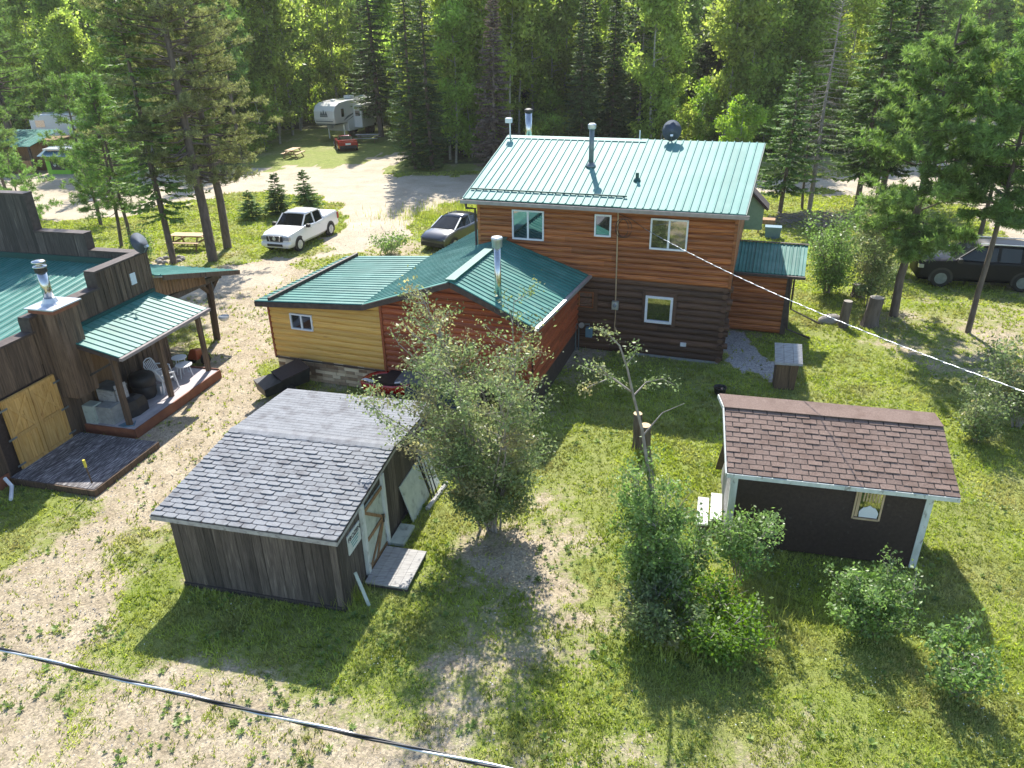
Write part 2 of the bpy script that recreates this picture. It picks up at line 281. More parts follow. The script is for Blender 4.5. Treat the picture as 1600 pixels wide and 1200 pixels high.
CTRL = [(0, 800, .75), (60, 800, .85), (110, 795, .75), (160, 770, .3), (210, 790, .12), (150, 830, .12), (90, 880, .12), (30, 920, .15), (0, 860, .8), (60, 850, .6), (240, 830, .45), (200, 880, .55), (130, 930, .3), (0, 960, .12), (120, 980, .3), (250, 740, .12), (290, 690, .1), (330, 640, .12), (0, 1000, .25), (150, 1000, .3), (0, 1080, .22), (0, 1200, .15), (150, 1100, .22), (150, 1200, .15), (300, 1200, .22), (300, 1100, .28), (450, 1120, .32), (450, 1200, .25), (600, 1200, .35), (700, 1100, .5), (230, 920, .75), (200, 1000, .6), (300, 960, .85), (450, 1000, .85), (560, 1040, .8), (620, 980, .9),
        (620, 1080, .6), (750, 1200, .42), (800, 1150, .45), (880, 1100, .55), (900, 1180, .5), (1000, 1170, .6), (1000, 1080, .85), (1100, 1100, .95), (1150, 1180, .6), (1300, 1180, .75), (1250, 1130, .7), (1400, 1100, .95), (1500, 1170, .95), (1600, 1180, 1), (1600, 1000, 1), (1550, 900, 1), (1500, 800, .98), (1200, 1000, 1), (1100, 950, 1), (1330, 930, 1),
        (760, 870, .28), (830, 860, .22), (860, 800, .5), (900, 850, .36), (870, 920, .22), (800, 960, .36), (720, 930, .5), (700, 880, .75), (900, 960, .36), (860, 1020, .38), (950, 900, .9), (960, 800, .92), (930, 730, .72), (880, 700, .75), (1000, 720, .92), (1060, 700, .98), (1060, 640, .92), (900, 640, .95), (650, 850, .95), (640, 820, 1), (1100, 780, 1), (1080, 860, 1), (1150, 620, .95), (1000, 600, .9), (1250, 640, .95), (1300, 600, .85), (1380, 600, .75), (1450, 620, .8), (1250, 560, .9), (1350, 560, .8), (1550, 640, .8), (1530, 710, .9), (1600, 760, .95),
        (1420, 540, .42), (1500, 560, .4), (1560, 520, .38), (1600, 570, .45), (1420, 500, .45), (1500, 480, .6), (1600, 480, .55), (1380, 470, .75), (1300, 480, .9), (1290, 430, .95), (1250, 350, .8), (1290, 390, .75), (1200, 320, .85), (1280, 315, .8), (1350, 310, .85), (1230, 300, .9), (1420, 340, .7), (1500, 380, .6),
        (680, 340, 1), (700, 360, 1), (730, 330, 1), (660, 370, .6), (620, 385, .4), (360, 360, .85), (450, 350, .95), (400, 380, .8), (300, 370, .85), (300, 400, .55), (370, 400, .6), (160, 350, .9), (220, 380, .7), (520, 325, .95), (260, 415, .4), (360, 415, .5), (420, 320, .95),
        (500, 250, .8), (560, 240, .9), (600, 232, .8), (470, 240, .6), (440, 245, .8), (600, 225, .9), (480, 225, .7), (700, 262, .7), (650, 265, .85), (300, 250, .5), (60, 250, .3), (100, 245, .3), (800, 262, .6), (1000, 262, .6), (1300, 262, .5), (400, 240, .6), (430, 590, .9), (470, 590, .6), (560, 600, .45), (600, 640, .6), (390, 560, .25), (420, 500, .2), (360, 520, .6), (380, 530, .5), (300, 660, .4), (410, 590, .65), (880, 580, .5), (900, 550, .25), (860, 640, .6), (1020, 575, .8), (1170, 500, .5), (1260, 500, .8)]
CT = np.array(CTRL, float)
def ground_mask(x, y):
    """returns grassiness 0..1, road 0..1, pale gravel 0/1 for world points"""
    P = np.stack([x, y, np.zeros_like(x)], 1); px, py = project(P)
    front = y > 3.0
    jx = (fbm(x, y, 2.2, 5) - .5); jy = (fbm(x, y, 2.2, 11) - .5)
    sc = 1165.0 / np.maximum(np.hypot(y, 11), 8)
    qx = px + jx * sc * 2.6; qy = py + jy * sc * 1.3
    num = np.zeros_like(x); den = np.zeros_like(x)
    Pw = np.array([G(a, b)[:2] for a, b, _ in CTRL])
    for (wx, wy), v in zip(Pw, CT[:, 2]):
        s = 1 + .045 * max(wy - 12, 0)
        d = ((x - wx) ** 2 + (y - wy) ** 2) / s + .15; wgt = d ** -1.6; num += wgt * v; den += wgt
    g = num / den
    road = (inpoly(qx, qy, ROAD) | (inpoly(qx, qy, DRIVE))) & front
    rd = inpoly(qx, qy, ROAD) & front; dv = inpoly(qx, qy, DRIVE) & front & ~rd
    pg = inpoly(qx, qy, GRAVEL_PATCH) & front
    g = np.where(rd, .0, g); g = np.where(dv, np.minimum(g, .14), g); g = np.where(pg, .0, g)
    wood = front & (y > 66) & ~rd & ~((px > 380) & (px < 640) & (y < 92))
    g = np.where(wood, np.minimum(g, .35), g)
    g = g + (fbm(x, y, 1.3, 31) - .5) * .6 * (g > .02) + (fbm(x, y, .5, 37) - .5) * .35 * (g > .02)
    return np.clip(g, 0, 1), rd.astype(float), pg.astype(float), wood.astype(float)
def axis(lo, hi, a, b, st, grow):
    c = list(np.arange(a, b, st)); t = a; s = st; L = []
    while t > lo: s *= grow; t -= s; L.append(t)
    t = b; s = st; H = []
    while t < hi: H.append(t); s *= grow; t += s
    return np.array(L[::-1] + c + H + [hi])
gx = axis(-3000, 3000, -16, 19, .14, 1.035); gy = axis(-600, 5000, 6, 34, .14, 1.03)
XX, YY = np.meshgrid(gx, gy); X0 = XX.ravel(); Y0 = YY.ravel()
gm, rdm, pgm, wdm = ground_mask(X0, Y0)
ZZ = (fbm(X0, Y0, 1.5, 77) - .5) * .05 * (np.hypot(X0, Y0) < 200)
nx, ny = len(gx), len(gy); idx = np.arange(nx * ny).reshape(ny, nx)
FF = np.stack([idx[:-1, :-1].ravel(), idx[:-1, 1:].ravel(), idx[1:, 1:].ravel(), idx[1:, :-1].ravel()], 1)
gme = mesh_np('ground', np.stack([X0, Y0, ZZ], 1), FF, smooth=True)
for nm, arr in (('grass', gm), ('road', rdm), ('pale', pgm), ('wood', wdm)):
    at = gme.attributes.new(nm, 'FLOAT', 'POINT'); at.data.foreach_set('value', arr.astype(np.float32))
def ground_mat():
    m = bpy.data.materials.new('grass_and_gravel'); m.use_nodes = True; nt = m.node_tree; L = nt.links.new
    b = nt.nodes['Principled BSDF']; b.inputs['Roughness'].default_value = .95; b.inputs['Specular IOR Level'].default_value = .2
    tc = N(nt, 'ShaderNodeTexCoord'); V = tc.outputs['Object']
    def noise(s, d=6, r=.6):
        n = N(nt, 'ShaderNodeTexNoise'); n.inputs['Scale'].default_value = s; n.inputs['Detail'].default_value = d; n.inputs['Roughness'].default_value = r; L(V, n.inputs[0]); return n.outputs[0]
    def ramp(f, a, c0, b_, c1, mid=None):
        r = N(nt, 'ShaderNodeValToRGB'); e = r.color_ramp.elements; e[0].position = a; e[0].color = (*c0, 1); e[1].position = b_; e[1].color = (*c1, 1)
        if mid: q = e.new(mid[0]); q.color = (*mid[1], 1)
        L(f, r.inputs[0]); return r.outputs[0]
    def mix(f, a, c, bl='MIX'):
        x = N(nt, 'ShaderNodeMix', data_type='RGBA', blend_type=bl)
        for i, s in ((0, f), (6, a), (7, c)):
            if isinstance(s, (int, float)): x.inputs[i].default_value = s
            elif isinstance(s, tuple): x.inputs[i].default_value = (*s, 1)
            else: L(s, x.inputs[i])
        return x.outputs[2]
    def att(n): a = N(nt, 'ShaderNodeAttribute', attribute_name=n); return a.outputs['Fac']
    def math_(op, a, c=None, cl=False):
        n = N(nt, 'ShaderNodeMath', operation=op); n.use_clamp = cl
        for i, s in enumerate((a, c)):
            if s is None: continue
            if isinstance(s, (int, float)): n.inputs[i].default_value = s
            else: L(s, n.inputs[i])
        return n.outputs[0]
    grass = ramp(noise(2.2, 8, .7), .3, (.14, .18, .036), .72, (.31, .34, .10), (.5, (.22, .265, .06)))
    grass = mix(math_('MULTIPLY', ramp(noise(.35, 3), .4, (0, 0, 0), .7, (1, 1, 1)), .5), grass, (.30, .28, .12))
    fine = ramp(noise(38, 5, .8), .3, (.45, .45, .45), .7, (1.45, 1.45, 1.45)); grass = mix(1, grass, fine, 'MULTIPLY')
    soil = ramp(noise(1.4, 8, .7), .28, (.28, .225, .145), .75, (.52, .455, .335), (.5, (.42, .35, .245)))
    vo = N(nt, 'ShaderNodeTexVoronoi'); vo.inputs['Scale'].default_value = 26; L(V, vo.inputs[0])
    peb = ramp(vo.outputs['Color'], .1, (.55, .55, .56), .9, (1.35, 1.33, 1.30)); soil = mix(.8, soil, peb, 'MULTIPLY')
    roadc = ramp(noise(.5, 8, .65), .3, (.39, .325, .235), .72, (.55, .48, .37)); roadc = mix(.45, roadc, peb, 'MULTIPLY')
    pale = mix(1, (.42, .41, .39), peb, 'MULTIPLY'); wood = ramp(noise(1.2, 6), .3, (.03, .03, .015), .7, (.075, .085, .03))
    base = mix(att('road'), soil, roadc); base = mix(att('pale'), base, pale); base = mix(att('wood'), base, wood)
    nz = math_('ADD', math_('MULTIPLY', noise(3.5, 7, .75), .9), math_('MULTIPLY', noise(17, 5, .7), .45))
    f = math_('ADD', att('grass'), math_('SUBTRACT', nz, .66)); f = math_('MULTIPLY', math_('SUBTRACT', f, .38), 4.5, True)
    f = math_('MULTIPLY', f, math_('MULTIPLY', att('grass'), 8, True))
    col = mix(f, base, grass); L(col, b.inputs['Base Color'])
    bp = N(nt, 'ShaderNodeBump'); bp.inputs['Strength'].default_value = .8; bp.inputs['Distance'].default_value = .05
    L(math_('ADD', noise(22, 6, .8), math_('MULTIPLY', noise(5, 4), .8)), bp.inputs['Height']); L(bp.outputs[0], b.inputs['Normal'])
    return m
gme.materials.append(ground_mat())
tag(meshobj('ground', gme), kind='structure')
# ================================================================== building helpers
def siding(mb, fr, u0, u1, z0, z1, v, pitch, depth=.045, seg=4, along='u', length=(2.2, 4.5), top=None):
    """rounded log courses along u (plane v) or along v (plane u=v argument)"""
    n = max(1, round((z1 - z0) / pitch)); h = (z1 - z0) / n
    for i in range(n):
        a = u0
        while a < u1 - .01:
            b = min(u1, a + random.uniform(*length)); b = u1 if u1 - b < .6 else b
            if top is not None:
                pass
            P = []
            for j in range(seg + 1):
                t = j / seg; z = z0 + i * h + h * t; d = depth * math.sqrt(max(0, 1 - (2 * t - 1) ** 2)) + (0.004)
                for q in (a, b):
                    P.append((q, v - d, z) if along == 'u' else ((v + d, q, z) if along == 'v+' else (v - d, q, z)))
            F = [(2 * j, 2 * j + 1, 2 * j + 3, 2 * j + 2) for j in range(seg)]
            mb.add(fr.a(P), F); a = b
def gable_siding(mb, fr, pts, v, pitch, z0, depth=.045, seg=4):
    """log courses below a roof line given as [(u,z),...] (increasing u), from z0 up"""
    us = [p[0] for p in pts]; zs = [p[1] for p in pts]; zmax = max(zs); z = z0
    while z < zmax - .02:
        z2 = z + pitch; zm = z + pitch * .5
        g = np.linspace(us[0], us[-1], 120); inside = np.interp(g, us, zs) > z + pitch * .3
        k = 0
        while k < len(g):
            if inside[k]:
                k2 = k
                while k2 + 1 < len(g) and inside[k2 + 1]: k2 += 1
                a, b = g[k], g[k2]
                if b - a > .1:
                    P = []
                    for j in range(seg + 1):
                        t = j / seg; d = depth * math.sqrt(max(0, 1 - (2 * t - 1) ** 2)) + .004
                        for q in (a, b): P.append((q, v - d, min(z + pitch * t, float(np.interp(q, us, zs)))))
                    mb.add(fr.a(P), [(2 * j, 2 * j + 1, 2 * j + 3, 2 * j + 2) for j in range(seg)])
                k = k2 + 1
            else: k += 1
        z = z2
def vboards(mb, fr, a0, a1, z0, ztop, plane, axis='u', out=-1, w=.2, t=.03, batten=False, thick0=.0):
    """vertical boards; axis 'u': run along u at v=plane, facing out*v ; axis 'v': run along v at u=plane"""
    a = a0
    while a < a1 - .02:
        ww = min(w * random.uniform(.9, 1.1), a1 - a); b = a + ww - .008; off = random.uniform(0, .012)
        za = ztop(a) if callable(ztop) else ztop; zb = ztop(b) if callable(ztop) else ztop
        zz0 = z0(a) if callable(z0) else z0
        p0, p1 = plane, plane + out * (t + off)
        rv = random.random()
        def c(q, p, z): return fr.p(q, p, z) if axis == 'u' else fr.p(p, q, z)
        mb.hexa([c(a, p0, zz0), c(b, p0, zz0), c(b, p1, zz0), c(a, p1, zz0), c(a, p0, za), c(b, p0, zb), c(b, p1, zb), c(a, p1, za)], rv)
        if batten:
            q0, q1 = b - .03, b + .03; p2 = p1 + out * .025
            mb.hexa([c(q0, p1, zz0), c(q1, p1, zz0), c(q1, p2, zz0), c(q0, p2, zz0), c(q0, p1, zb), c(q1, p1, zb), c(q1, p2, zb), c(q0, p2, zb)], random.random())
        a += ww
def metal_quad(mb, Q, pitch=.30, rib=.025, rw=.035, t=.035, minor=0, vary=.5):
    """Q: eave-left, eave-right, ridge-right, ridge-left. ribs run eave->ridge"""
    Q = np.asarray(Q, float); n = np.cross(Q[1] - Q[0], Q[3] - Q[0]); n /= np.linalg.norm(n)
    if n[2] < 0: n = -n
    L = max(np.linalg.norm(Q[1] - Q[0]), np.linalg.norm(Q[2] - Q[3])); k = max(1, round(L / pitch))
    def P(s, r): return (Q[0] * (1 - s) + Q[1] * s) * (1 - r) + (Q[3] * (1 - s) + Q[2] * s) * r
    for i in range(k):
        s0, s1 = i / k, (i + 1) / k
        mb.hexa([P(s0, 0) - n * t, P(s1, 0) - n * t, P(s1, 1) - n * t, P(s0, 1) - n * t, P(s0, 0), P(s1, 0), P(s1, 1), P(s0, 1)], random.random())
        for j in range(minor + 1):
            s = s0 + (s1 - s0) * j / (minor + 1); hh = rib if j == 0 else rib * .5; ww = rw / L
            a, b, c_, d = P(s - ww, 0), P(s + ww, 0), P(s + ww, 1), P(s - ww, 1)
            e, f, g, h = P(s - ww * .4, 0) + n * hh, P(s + ww * .4, 0) + n * hh, P(s + ww * .4, 1) + n * hh, P(s - ww * .4, 1) + n * hh
            mb.add([a, b, c_, d, e, f, g, h], [(4, 5, 6, 7), (0, 1, 5, 4), (1, 2, 6, 5), (2, 3, 7, 6), (3, 0, 4, 7)], .5)
def shingles(mb, Q, rows, cols, curl=.0, lift=.012, scallop=True, gap=.012):
    Q = np.asarray(Q, float); n = np.cross(Q[1] - Q[0], Q[3] - Q[0]); n /= np.linalg.norm(n)
    if n[2] < 0: n = -n
    def P(s, r): return (Q[0] * (1 - s) + Q[1] * s) * (1 - r) + (Q[3] * (1 - s) + Q[2] * s) * r
    for i in range(rows):
        off = .5 * (i % 2) + random.uniform(-.04, .04)
        for j in range(-1, cols + 1):
            s0 = max(0, (j + off) / cols + gap / 8); s1 = min(1, (j + 1 + off) / cols - gap / 8)
            if s1 - s0 < .004: continue
            r0 = i / rows; r1 = (i + 1.0) / rows; cu = curl * random.random() ** 2 if curl else 0
            l = lift + cu; c = (s1 - s0) * .12 if scallop else (s1 - s0) * .01; dr = (r1 - r0) * .16 if scallop else (r1 - r0) * .02
            dr0 = random.uniform(-.03, .03) * (r1 - r0); q = r0 + dr0
            V = [P(s0, q + dr) + n * l, P(s0 + c, q) + n * l, P(s1 - c, q) + n * l, P(s1, q + dr) + n * l, P(s1, r1) + n * .004, P(s0, r1) + n * .004,
                 P(s0, q + dr), P(s0 + c, q), P(s1 - c, q), P(s1, q + dr)]
            mb.add(V, [(0, 1, 2, 3, 4, 5), (1, 0, 6, 7), (2, 1, 7, 8), (3, 2, 8, 9), (0, 5, 6), (4, 3, 9)], random.random())
def window(fr, u0, u1, z0, z1, v, parent, panes=2, axis='u', out=-1, fw=.055, proud=.06, frame_mat='white_pvc', blind=None, name='window'):
    """frame ring + recessed pane children"""
    def c(q, p, z): return fr.p(q, p, z) if axis == 'u' else fr.p(p, q, z)
    def bx(mb, a, b, z_0, z_1, p0, p1):
        mb.hexa([c(a, p0, z_0), c(b, p0, z_0), c(b, p1, z_0), c(a, p1, z_0), c(a, p0, z_1), c(b, p0, z_1), c(b, p1, z_1), c(a, p1, z_1)])
    m = MB(); p0 = v; p1 = v + out * proud
    bx(m, u0, u0 + fw, z0, z1, p0, p1); bx(m, u1 - fw, u1, z0, z1, p0, p1)
    bx(m, u0 + fw, u1 - fw, z0, z0 + fw, p0, p1 + out * .015); bx(m, u0 + fw, u1 - fw, z1 - fw, z1, p0, p1)
    inner = (u1 - u0 - 2 * fw) / panes
    for i in range(1, panes):
        q = u0 + fw + inner * i; bx(m, q - fw * .6, q + fw * .6, z0 + fw, z1 - fw, p0, p1 - out * .006)
    W = m.build(name, M[frame_mat], parent)
    for i in range(panes):
        g = MB(); a = u0 + fw + inner * i; b = a + inner; pg = v + out * proud * .4
        a2, b2 = a + (.6 * fw if i else 0), b - (.6 * fw if i < panes - 1 else 0)
        g.add([c(a2, pg, z0 + fw), c(b2, pg, z0 + fw), c(b2, pg, z1 - fw), c(a2, pg, z1 - fw)], [(0, 1, 2, 3)]); g.build('pane', M['glass'], W)
    return W
def prism(mb, fr, poly, v0, v1, rv=None):
    """poly [(u,z)...] extruded v0..v1"""
    n = len(poly); V = [fr.p(u, v0, z) for u, z in poly] + [fr.p(u, v1, z) for u, z in poly]
    mb.add(V, [tuple(range(n)), tuple(range(n, 2 * n))[::-1]] + [(i, i + n, (i + 1) % n + n, (i + 1) % n) for i in range(n)], rv); return mb
random.seed(7)
# ================================================================== LOG HOUSE
H = Frame(7.28, 23.90, -19)
house = thing('log_house', H.p(0, 0, 0), 'two storey log house with pale green metal roof and a lower wing on its left', 'house')
m = MB(); m.box(H, -8.8, 0, .02, 9.0, 0, 2.83); m.build('core_wall', M['log_dark'], house)
m = MB(); siding(m, H, -8.8, .05, .06, 2.83, 0, .235, .07, 5); siding(m, H, 0, 9, .06, 2.83, 0, .235, .07, 5, 'v+')
for i in range(12):   # log ends crossing at the corner
    z = .06 + .2308 * (i + .5); e = random.uniform(.10, .24)
    m.tube([H.p(-.1, .10, z), H.p(e, .10, z)], .105, 9); m.tube([H.p(-.02, .3, z), H.p(-.02, -random.uniform(.06, .16), z)], .095, 9)
m.build('lower_log_wall', M['log_dark'], house)
m = MB(); m.box(H, -8.84, .08, .0, 9.0, 2.83, 5.3); prism(m, Frame(*H.p(0, 0, 0)[:2], H.az - 90), [(-9, 5.3), (0, 5.3), (-4.5, 6.62)], -8.8, .04) if False else None
ge = [(.0, 5.3), (9.0, 5.3), (4.5, 6.62)]
for u in (-8.84, .08): pass
m.add([H.p(.08, a, b) for a, b in ge] + [H.p(-8.84, a, b) for a, b in ge], [(0, 1, 2), (5, 4, 3), (0, 2, 5, 3), (1, 4, 5, 2)])
siding(m, H, -8.84, .08, 2.80, 5.2, -.05, .20, .048, 5, length=(3.2, 5.0)); siding(m, H, -.05, 9, 2.80, 5.2, .09, .20, .03, 4, 'v+')
m.build('upper_log_wall', M['log_red'], house)
for u in (-8.86, .04):
    m = MB(); m.box(H, u, u + .10, -.11, -.03, 2.79, 5.2); u > 0 and m.box(H, .085, .135, -.03, .08, 2.79, 5.2); m.build('corner_trim', M['log_red'], house)
# roof: skewed right edge as seen; left part is an overlay that ends lower
def ez(v): return 5.40 + .283 * (v + .5)
m = MB()
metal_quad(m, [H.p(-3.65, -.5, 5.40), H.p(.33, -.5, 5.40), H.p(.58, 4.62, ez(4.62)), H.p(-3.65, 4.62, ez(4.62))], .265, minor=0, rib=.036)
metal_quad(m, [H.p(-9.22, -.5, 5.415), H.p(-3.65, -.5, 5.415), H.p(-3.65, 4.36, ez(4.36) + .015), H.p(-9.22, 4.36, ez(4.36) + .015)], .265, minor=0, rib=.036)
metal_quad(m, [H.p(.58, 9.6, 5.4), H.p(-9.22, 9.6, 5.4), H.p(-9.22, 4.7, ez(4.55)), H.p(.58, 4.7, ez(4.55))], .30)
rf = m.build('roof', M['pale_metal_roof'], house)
m = MB(); m.slab([H.p(-9.25, 4.30, ez(4.3) + .05), H.p(-3.66, 4.30, ez(4.3) + .05), H.p(-3.66, 4.60, ez(4.6) + .03), H.p(-9.25, 4.60, ez(4.6) + .03)], .03); m.build('ridge_cap', M['pale_metal_roof'], rf)
m = MB(); m.bar(H.p(-9.15, .12, ez(.12) + .06), H.p(-3.55, .12, ez(.12) + .06), .04, .045)
for k in range(14): m.bar(H.p(-9.0 + k * .41, .17, ez(.2)), H.p(-9.0 + k * .41, .12, ez(.12) + .06), .03)
m.build('snow_guard', M['metal_dark'], rf)
m = MB(); m.slab([H.p(.33, -.5, 5.38), H.p(.37, -.5, 5.38), H.p(.62, 4.62, ez(4.62) - .02), H.p(.58, 4.62, ez(4.62) - .02)], .14); m.build('rake_board', M['metal_dark'], rf); m = MB()
m.slab([H.p(-9.26, -.5, 5.38), H.p(-9.22, -.5, 5.38), H.p(-9.22, 4.5, ez(4.5) - .02), H.p(-9.26, 4.5, ez(4.5) - .02)], .14); m.build('rake_board', M['metal_dark'], rf)
m = MB(); m.box(H, -9.2, .34, -.46, -.05, 5.24, 5.28); m.build('soffit', M['dark_trim'], rf)
m = MB(); m.box(H, -9.3, .46, -.62, -.6, 5.25, 5.37); m.box(H, -9.3, .46, -.6, -.5, 5.25, 5.27); m.box(H, -9.3, .46, -.5, -.48, 5.25, 5.36); m.build('gutter', M['gutter'], rf)
m = MB(); m.tube([H.p(-9.1, -.55, 5.25), H.p(-9.1, -.53, 5.08), H.p(-8.93, -.12, 4.98), H.p(-8.93, -.12, 3.45), H.p(-9.0, -.5, 3.4)], .045, 8); m.build('downspout', M['dark_trim'], house, smooth=True)
for a, b, c_, d, pn in ((-7.54, -6.37, 3.98, 5.03, 2), (-4.57, -3.99, 4.28, 5.04, 1), (-2.66, -1.42, 3.97, 5.02, 2)): window(H, a, b, c_, d, -.10, house, pn, proud=.05)
for SR in (((-2.79, -2.67, 1.22, 2.43), (-1.72, -1.60, 1.22, 2.43), (-2.79, -1.60, 2.31, 2.44)), ((-5.21, -5.09, 1.54, 2.36), (-4.51, -4.38, 1.54, 2.36), (-5.21, -4.38, 2.25, 2.37), (-5.21, -4.38, 1.52, 1.63))):
    m = MB()
    for a, b, c_, d in SR: m.box(H, a, b, -.10 - random.uniform(0, .01), 0, c_, d)
    m.build('window_surround', M['log_dark'], house)
window(H, -2.67, -1.72, 1.33, 2.31, -.05, house, 1, fw=.08, proud=.09); window(H, -5.07, -4.53, 1.65, 2.24, -.05, house, 1, fw=.035, proud=.05, frame_mat='log_red')
m = MB(); m.tube([H.p(-3.77, -.13, 5.2), H.p(-3.72, -.13, 1.95)], .024, 7); m.tube([H.p(-3.70, -.12, 1.7), H.p(-3.72, -.12, .75)], .014, 6); m.tube([H.p(-3.70, -.12, 1.0), H.p(-3.62, -.16, .82), H.p(-3.8, -.16, .78)], .035, 7); m.build('power_conduit', M['picnic'], house)
m = MB(); m.box(H, -3.84, -3.61, -.20, -.06, 1.70, 2.0); em = m.build('electric_meter', M['galv'], house)
m = MB(); m.tube([H.p(-3.725, -.19, 1.87), H.p(-3.725, -.27, 1.87)], .07, 12); m.build('meter_dial', M['lamp_glass'], em)
m = MB()
for k in range(2):   # coiled cable by the mast
    c0 = H.p(-3.62 + .1 * k, -.15, 4.62); m.tube([c0 + H.X * .22 * math.cos(t) * (1 + .1 * k) + np.array([0, 0, .32 * math.sin(t)]) for t in np.linspace(0, 6.0, 22)], .011, 5)
m.tube([H.p(-3.75, -.15, 5.1), H.p(-3.3, -.18, 4.95), H.p(-2.85, -.2, 4.67)], .011, 5); m.build('cable_coil', M['black'], house)
pb = H.p(-5.29, 2.24, ez(2.24)); m = MB(); m.tube([pb, pb + [0, 0, 1.35]], .09, 12); lathe(m, pb, [(.2, .0), (.17, .06), (.1, .16)], 12); fl = m.build('stove_pipe', M['dull_pipe'], rf, smooth=True)
m = MB(); lathe(m, pb + [0, 0, 1.3], [(.10, 0), (.15, .04), (.15, .16), (.10, .2)], 12); m.build('cap', M['galv'], fl)
vb = H.p(-3.44, 1.35, ez(1.35)); m = MB(); m.tube([vb, vb + [0, 0, .28]], .06, 9); lathe(m, vb, [(.14, 0), (.08, .1)], 9); m.build('vent_pipe', M['metal_dark'], rf)
cb = H.p(-8.7, 5.6, 6.2); m = MB(); m.tube([cb, cb + [0, 0, 1.45]], .14, 14); ch = m.build('steel_chimney', M['steel'], rf, smooth=True)
m = MB(); lathe(m, cb + [0, 0, 1.42], [(.15, 0), (.17, .05), (.17, .12), (.1, .16)], 14); m.build('cap', M['black'], ch)
m = MB(); m.tube([H.p(-9.17, 4.6, 6.7), H.p(-9.17, 4.6, 7.45)], .03, 6); m.box(H, -9.32, -9.08, 4.45, 4.65, 7.34, 7.52); m.build('roof_mast', M['white_pvc'], rf); m = MB(); m.tube([H.p(-4.0, 4.8, 6.8), H.p(-4.0, 4.8, 7.15)], .025, 6); m.build('roof_mast', M['white_pvc'], rf)
m = MB(); m.box(H, -1.35, -1.15, -.14, -.06, .55, .68); m.build('wall_vent', M['white_pvc'], house)
m = MB(); m.box(H, -2.9, .0, -.10, .0, -.02, .07); m.build('foundation_edge', M['concrete'], house)
# green gabled porch behind, right side
m = MB(); m.slab([H.p(1.05, 8.3, 3.65), H.p(1.05, 9.5, 3.65), H.p(.15, 9.5, 4.5), H.p(.15, 8.3, 4.5)], .10); pr = m.build('side_porch_roof', M['dark_trim'], house)
m = MB(); m.box(H, .1, .85, 8.5, 9.4, 2.7, 3.6); prism(m, H, [(.1, 3.6), (.9, 3.6), (.1, 4.35)], 8.5, 9.4); m.build('porch_gable', M['pale_green'], pr)
# annex
an = Frame(*H.p(0, 3.36, 0)[:2], -19)
m = MB(); m.box(an, .05, 2.12, .03, 2.0, .05, 2.40); siding(m, an, .07, 2.13, .1, 2.45, .0, .205, .045, 4, length=(2.2, 2.3)); aw = m.build('annex_wall', M['log_red'], house)
m = MB(); m.box(an, 2.0, 2.19, -.06, .04, .05, 2.42); m.box(an, 2.13, 2.19, .04, 2.0, .05, 2.5); m.build('corner_board', M['dark_trim'], aw)
m = MB(); metal_quad(m, [an.p(-.02, -.3, 2.48), an.p(2.56, -.3, 2.48), an.p(2.62, 1.55, 3.12), an.p(-.02, 1.55, 3.12)], .26, minor=1); ar = m.build('annex_roof', M['metal_roof'], aw)
m = MB(); m.box(an, 0, 2.6, -.42, -.32, 2.36, 2.46); m.slab([an.p(-.02, 1.5, 3.17), an.p(2.64, 1.5, 3.17), an.p(2.64, 1.68, 3.15), an.p(-.02, 1.68, 3.15)], .03); m.build('annex_gutter', M['dark_trim'], aw)
m = MB(); m.tube([an.p(2.1, -.1, 2.4), an.p(2.24, .05, .25), an.p(3.1, -.25, .08)], .04, 6); m.tube([an.p(2.3, 1.7, 2.8), an.p(2.35, 1.65, .5), an.p(3.5, 1.3, .12)], .04, 6); m.build('annex_downspout', M['dark_trim'], aw)
# ------------------------------------------------------------------ wing (yellow + deep red logs), same building
W = Frame(-8.06, 23.5, -19.5)
YW = 4.22
m = MB(); m.box(W, .03, 9.2, .03, 5.6, .0, 2.62); wc = m.build('wing_core', M['dark_trim'], house)
fp = {k: W.hv(-.18, *p) for k, p in dict(l=(398, 470), b=(565, 476), r=(703, 440), e=(835, 512)).items()}
rel = lambda P: (float((P - W.o) @ W.X), float(P[2]))
prof = [rel(fp[k]) for k in ('l', 'b', 'r', 'e')]
us = [p[0] for p in prof]; zs = [p[1] for p in prof]; topz = lambda u: float(np.interp(u, us, zs)) - .16
m = MB(); gable_siding(m, W, [(0.0, topz(0)), (prof[1][0], topz(prof[1][0])), (YW, topz(YW))], 0, .205, .80, .04); m.build('yellow_log_wall', M['log_yellow'], house)
m = MB(); gable_siding(m, W, [(YW + .06, topz(YW)), (prof[2][0], topz(prof[2][0])), (9.2, topz(9.2))], 0, .205, .74, .045)
siding(m, W, 0, 5.8, .74, 2.75, 9.2, .205, .045, 4, 'v+')
poly = [(.02, 2.6)] + [(u, z - .17) for u, z in prof[1:3]] + [(9.18, topz(9.2)), (9.18, 2.6)]
prism(m, W, poly, .06, .12); m.build('red_log_wall', M['log_wing'], house)
m = MB(); m.box(W, YW - .03, YW + .05, -.07, 0, .7, topz(YW)); m.build('wing_corner_trim', M['log_wing'], house); m = MB(); m.box(W, -.02, .05, -.06, .05, .8, 2.6); m.build('wing_corner_trim', M['log_wing'], house)
m = MB()   # stone veneer: staggered blocks
z = .02; r_ = 0
while z < .76:
    u = .08 - random.random() * .3; hh = .115
    while u < 4.3:
        ln = random.uniform(.22, .55); a, b = max(.06, u), min(4.33, u + ln)
        if b - a > .05: m.box(W, a + .006, b - .006, -.02 - random.random() * .02, .03, z + .004, z + hh - .006, random.random())
        u += ln
    z += hh; r_ += 1
m.build('stone_veneer', M['stone'], house)
m = MB(); m.box(W, .0, YW, -.07, .02, .755, .80); m.build('stone_cap_strip', M['dark_trim'], house)
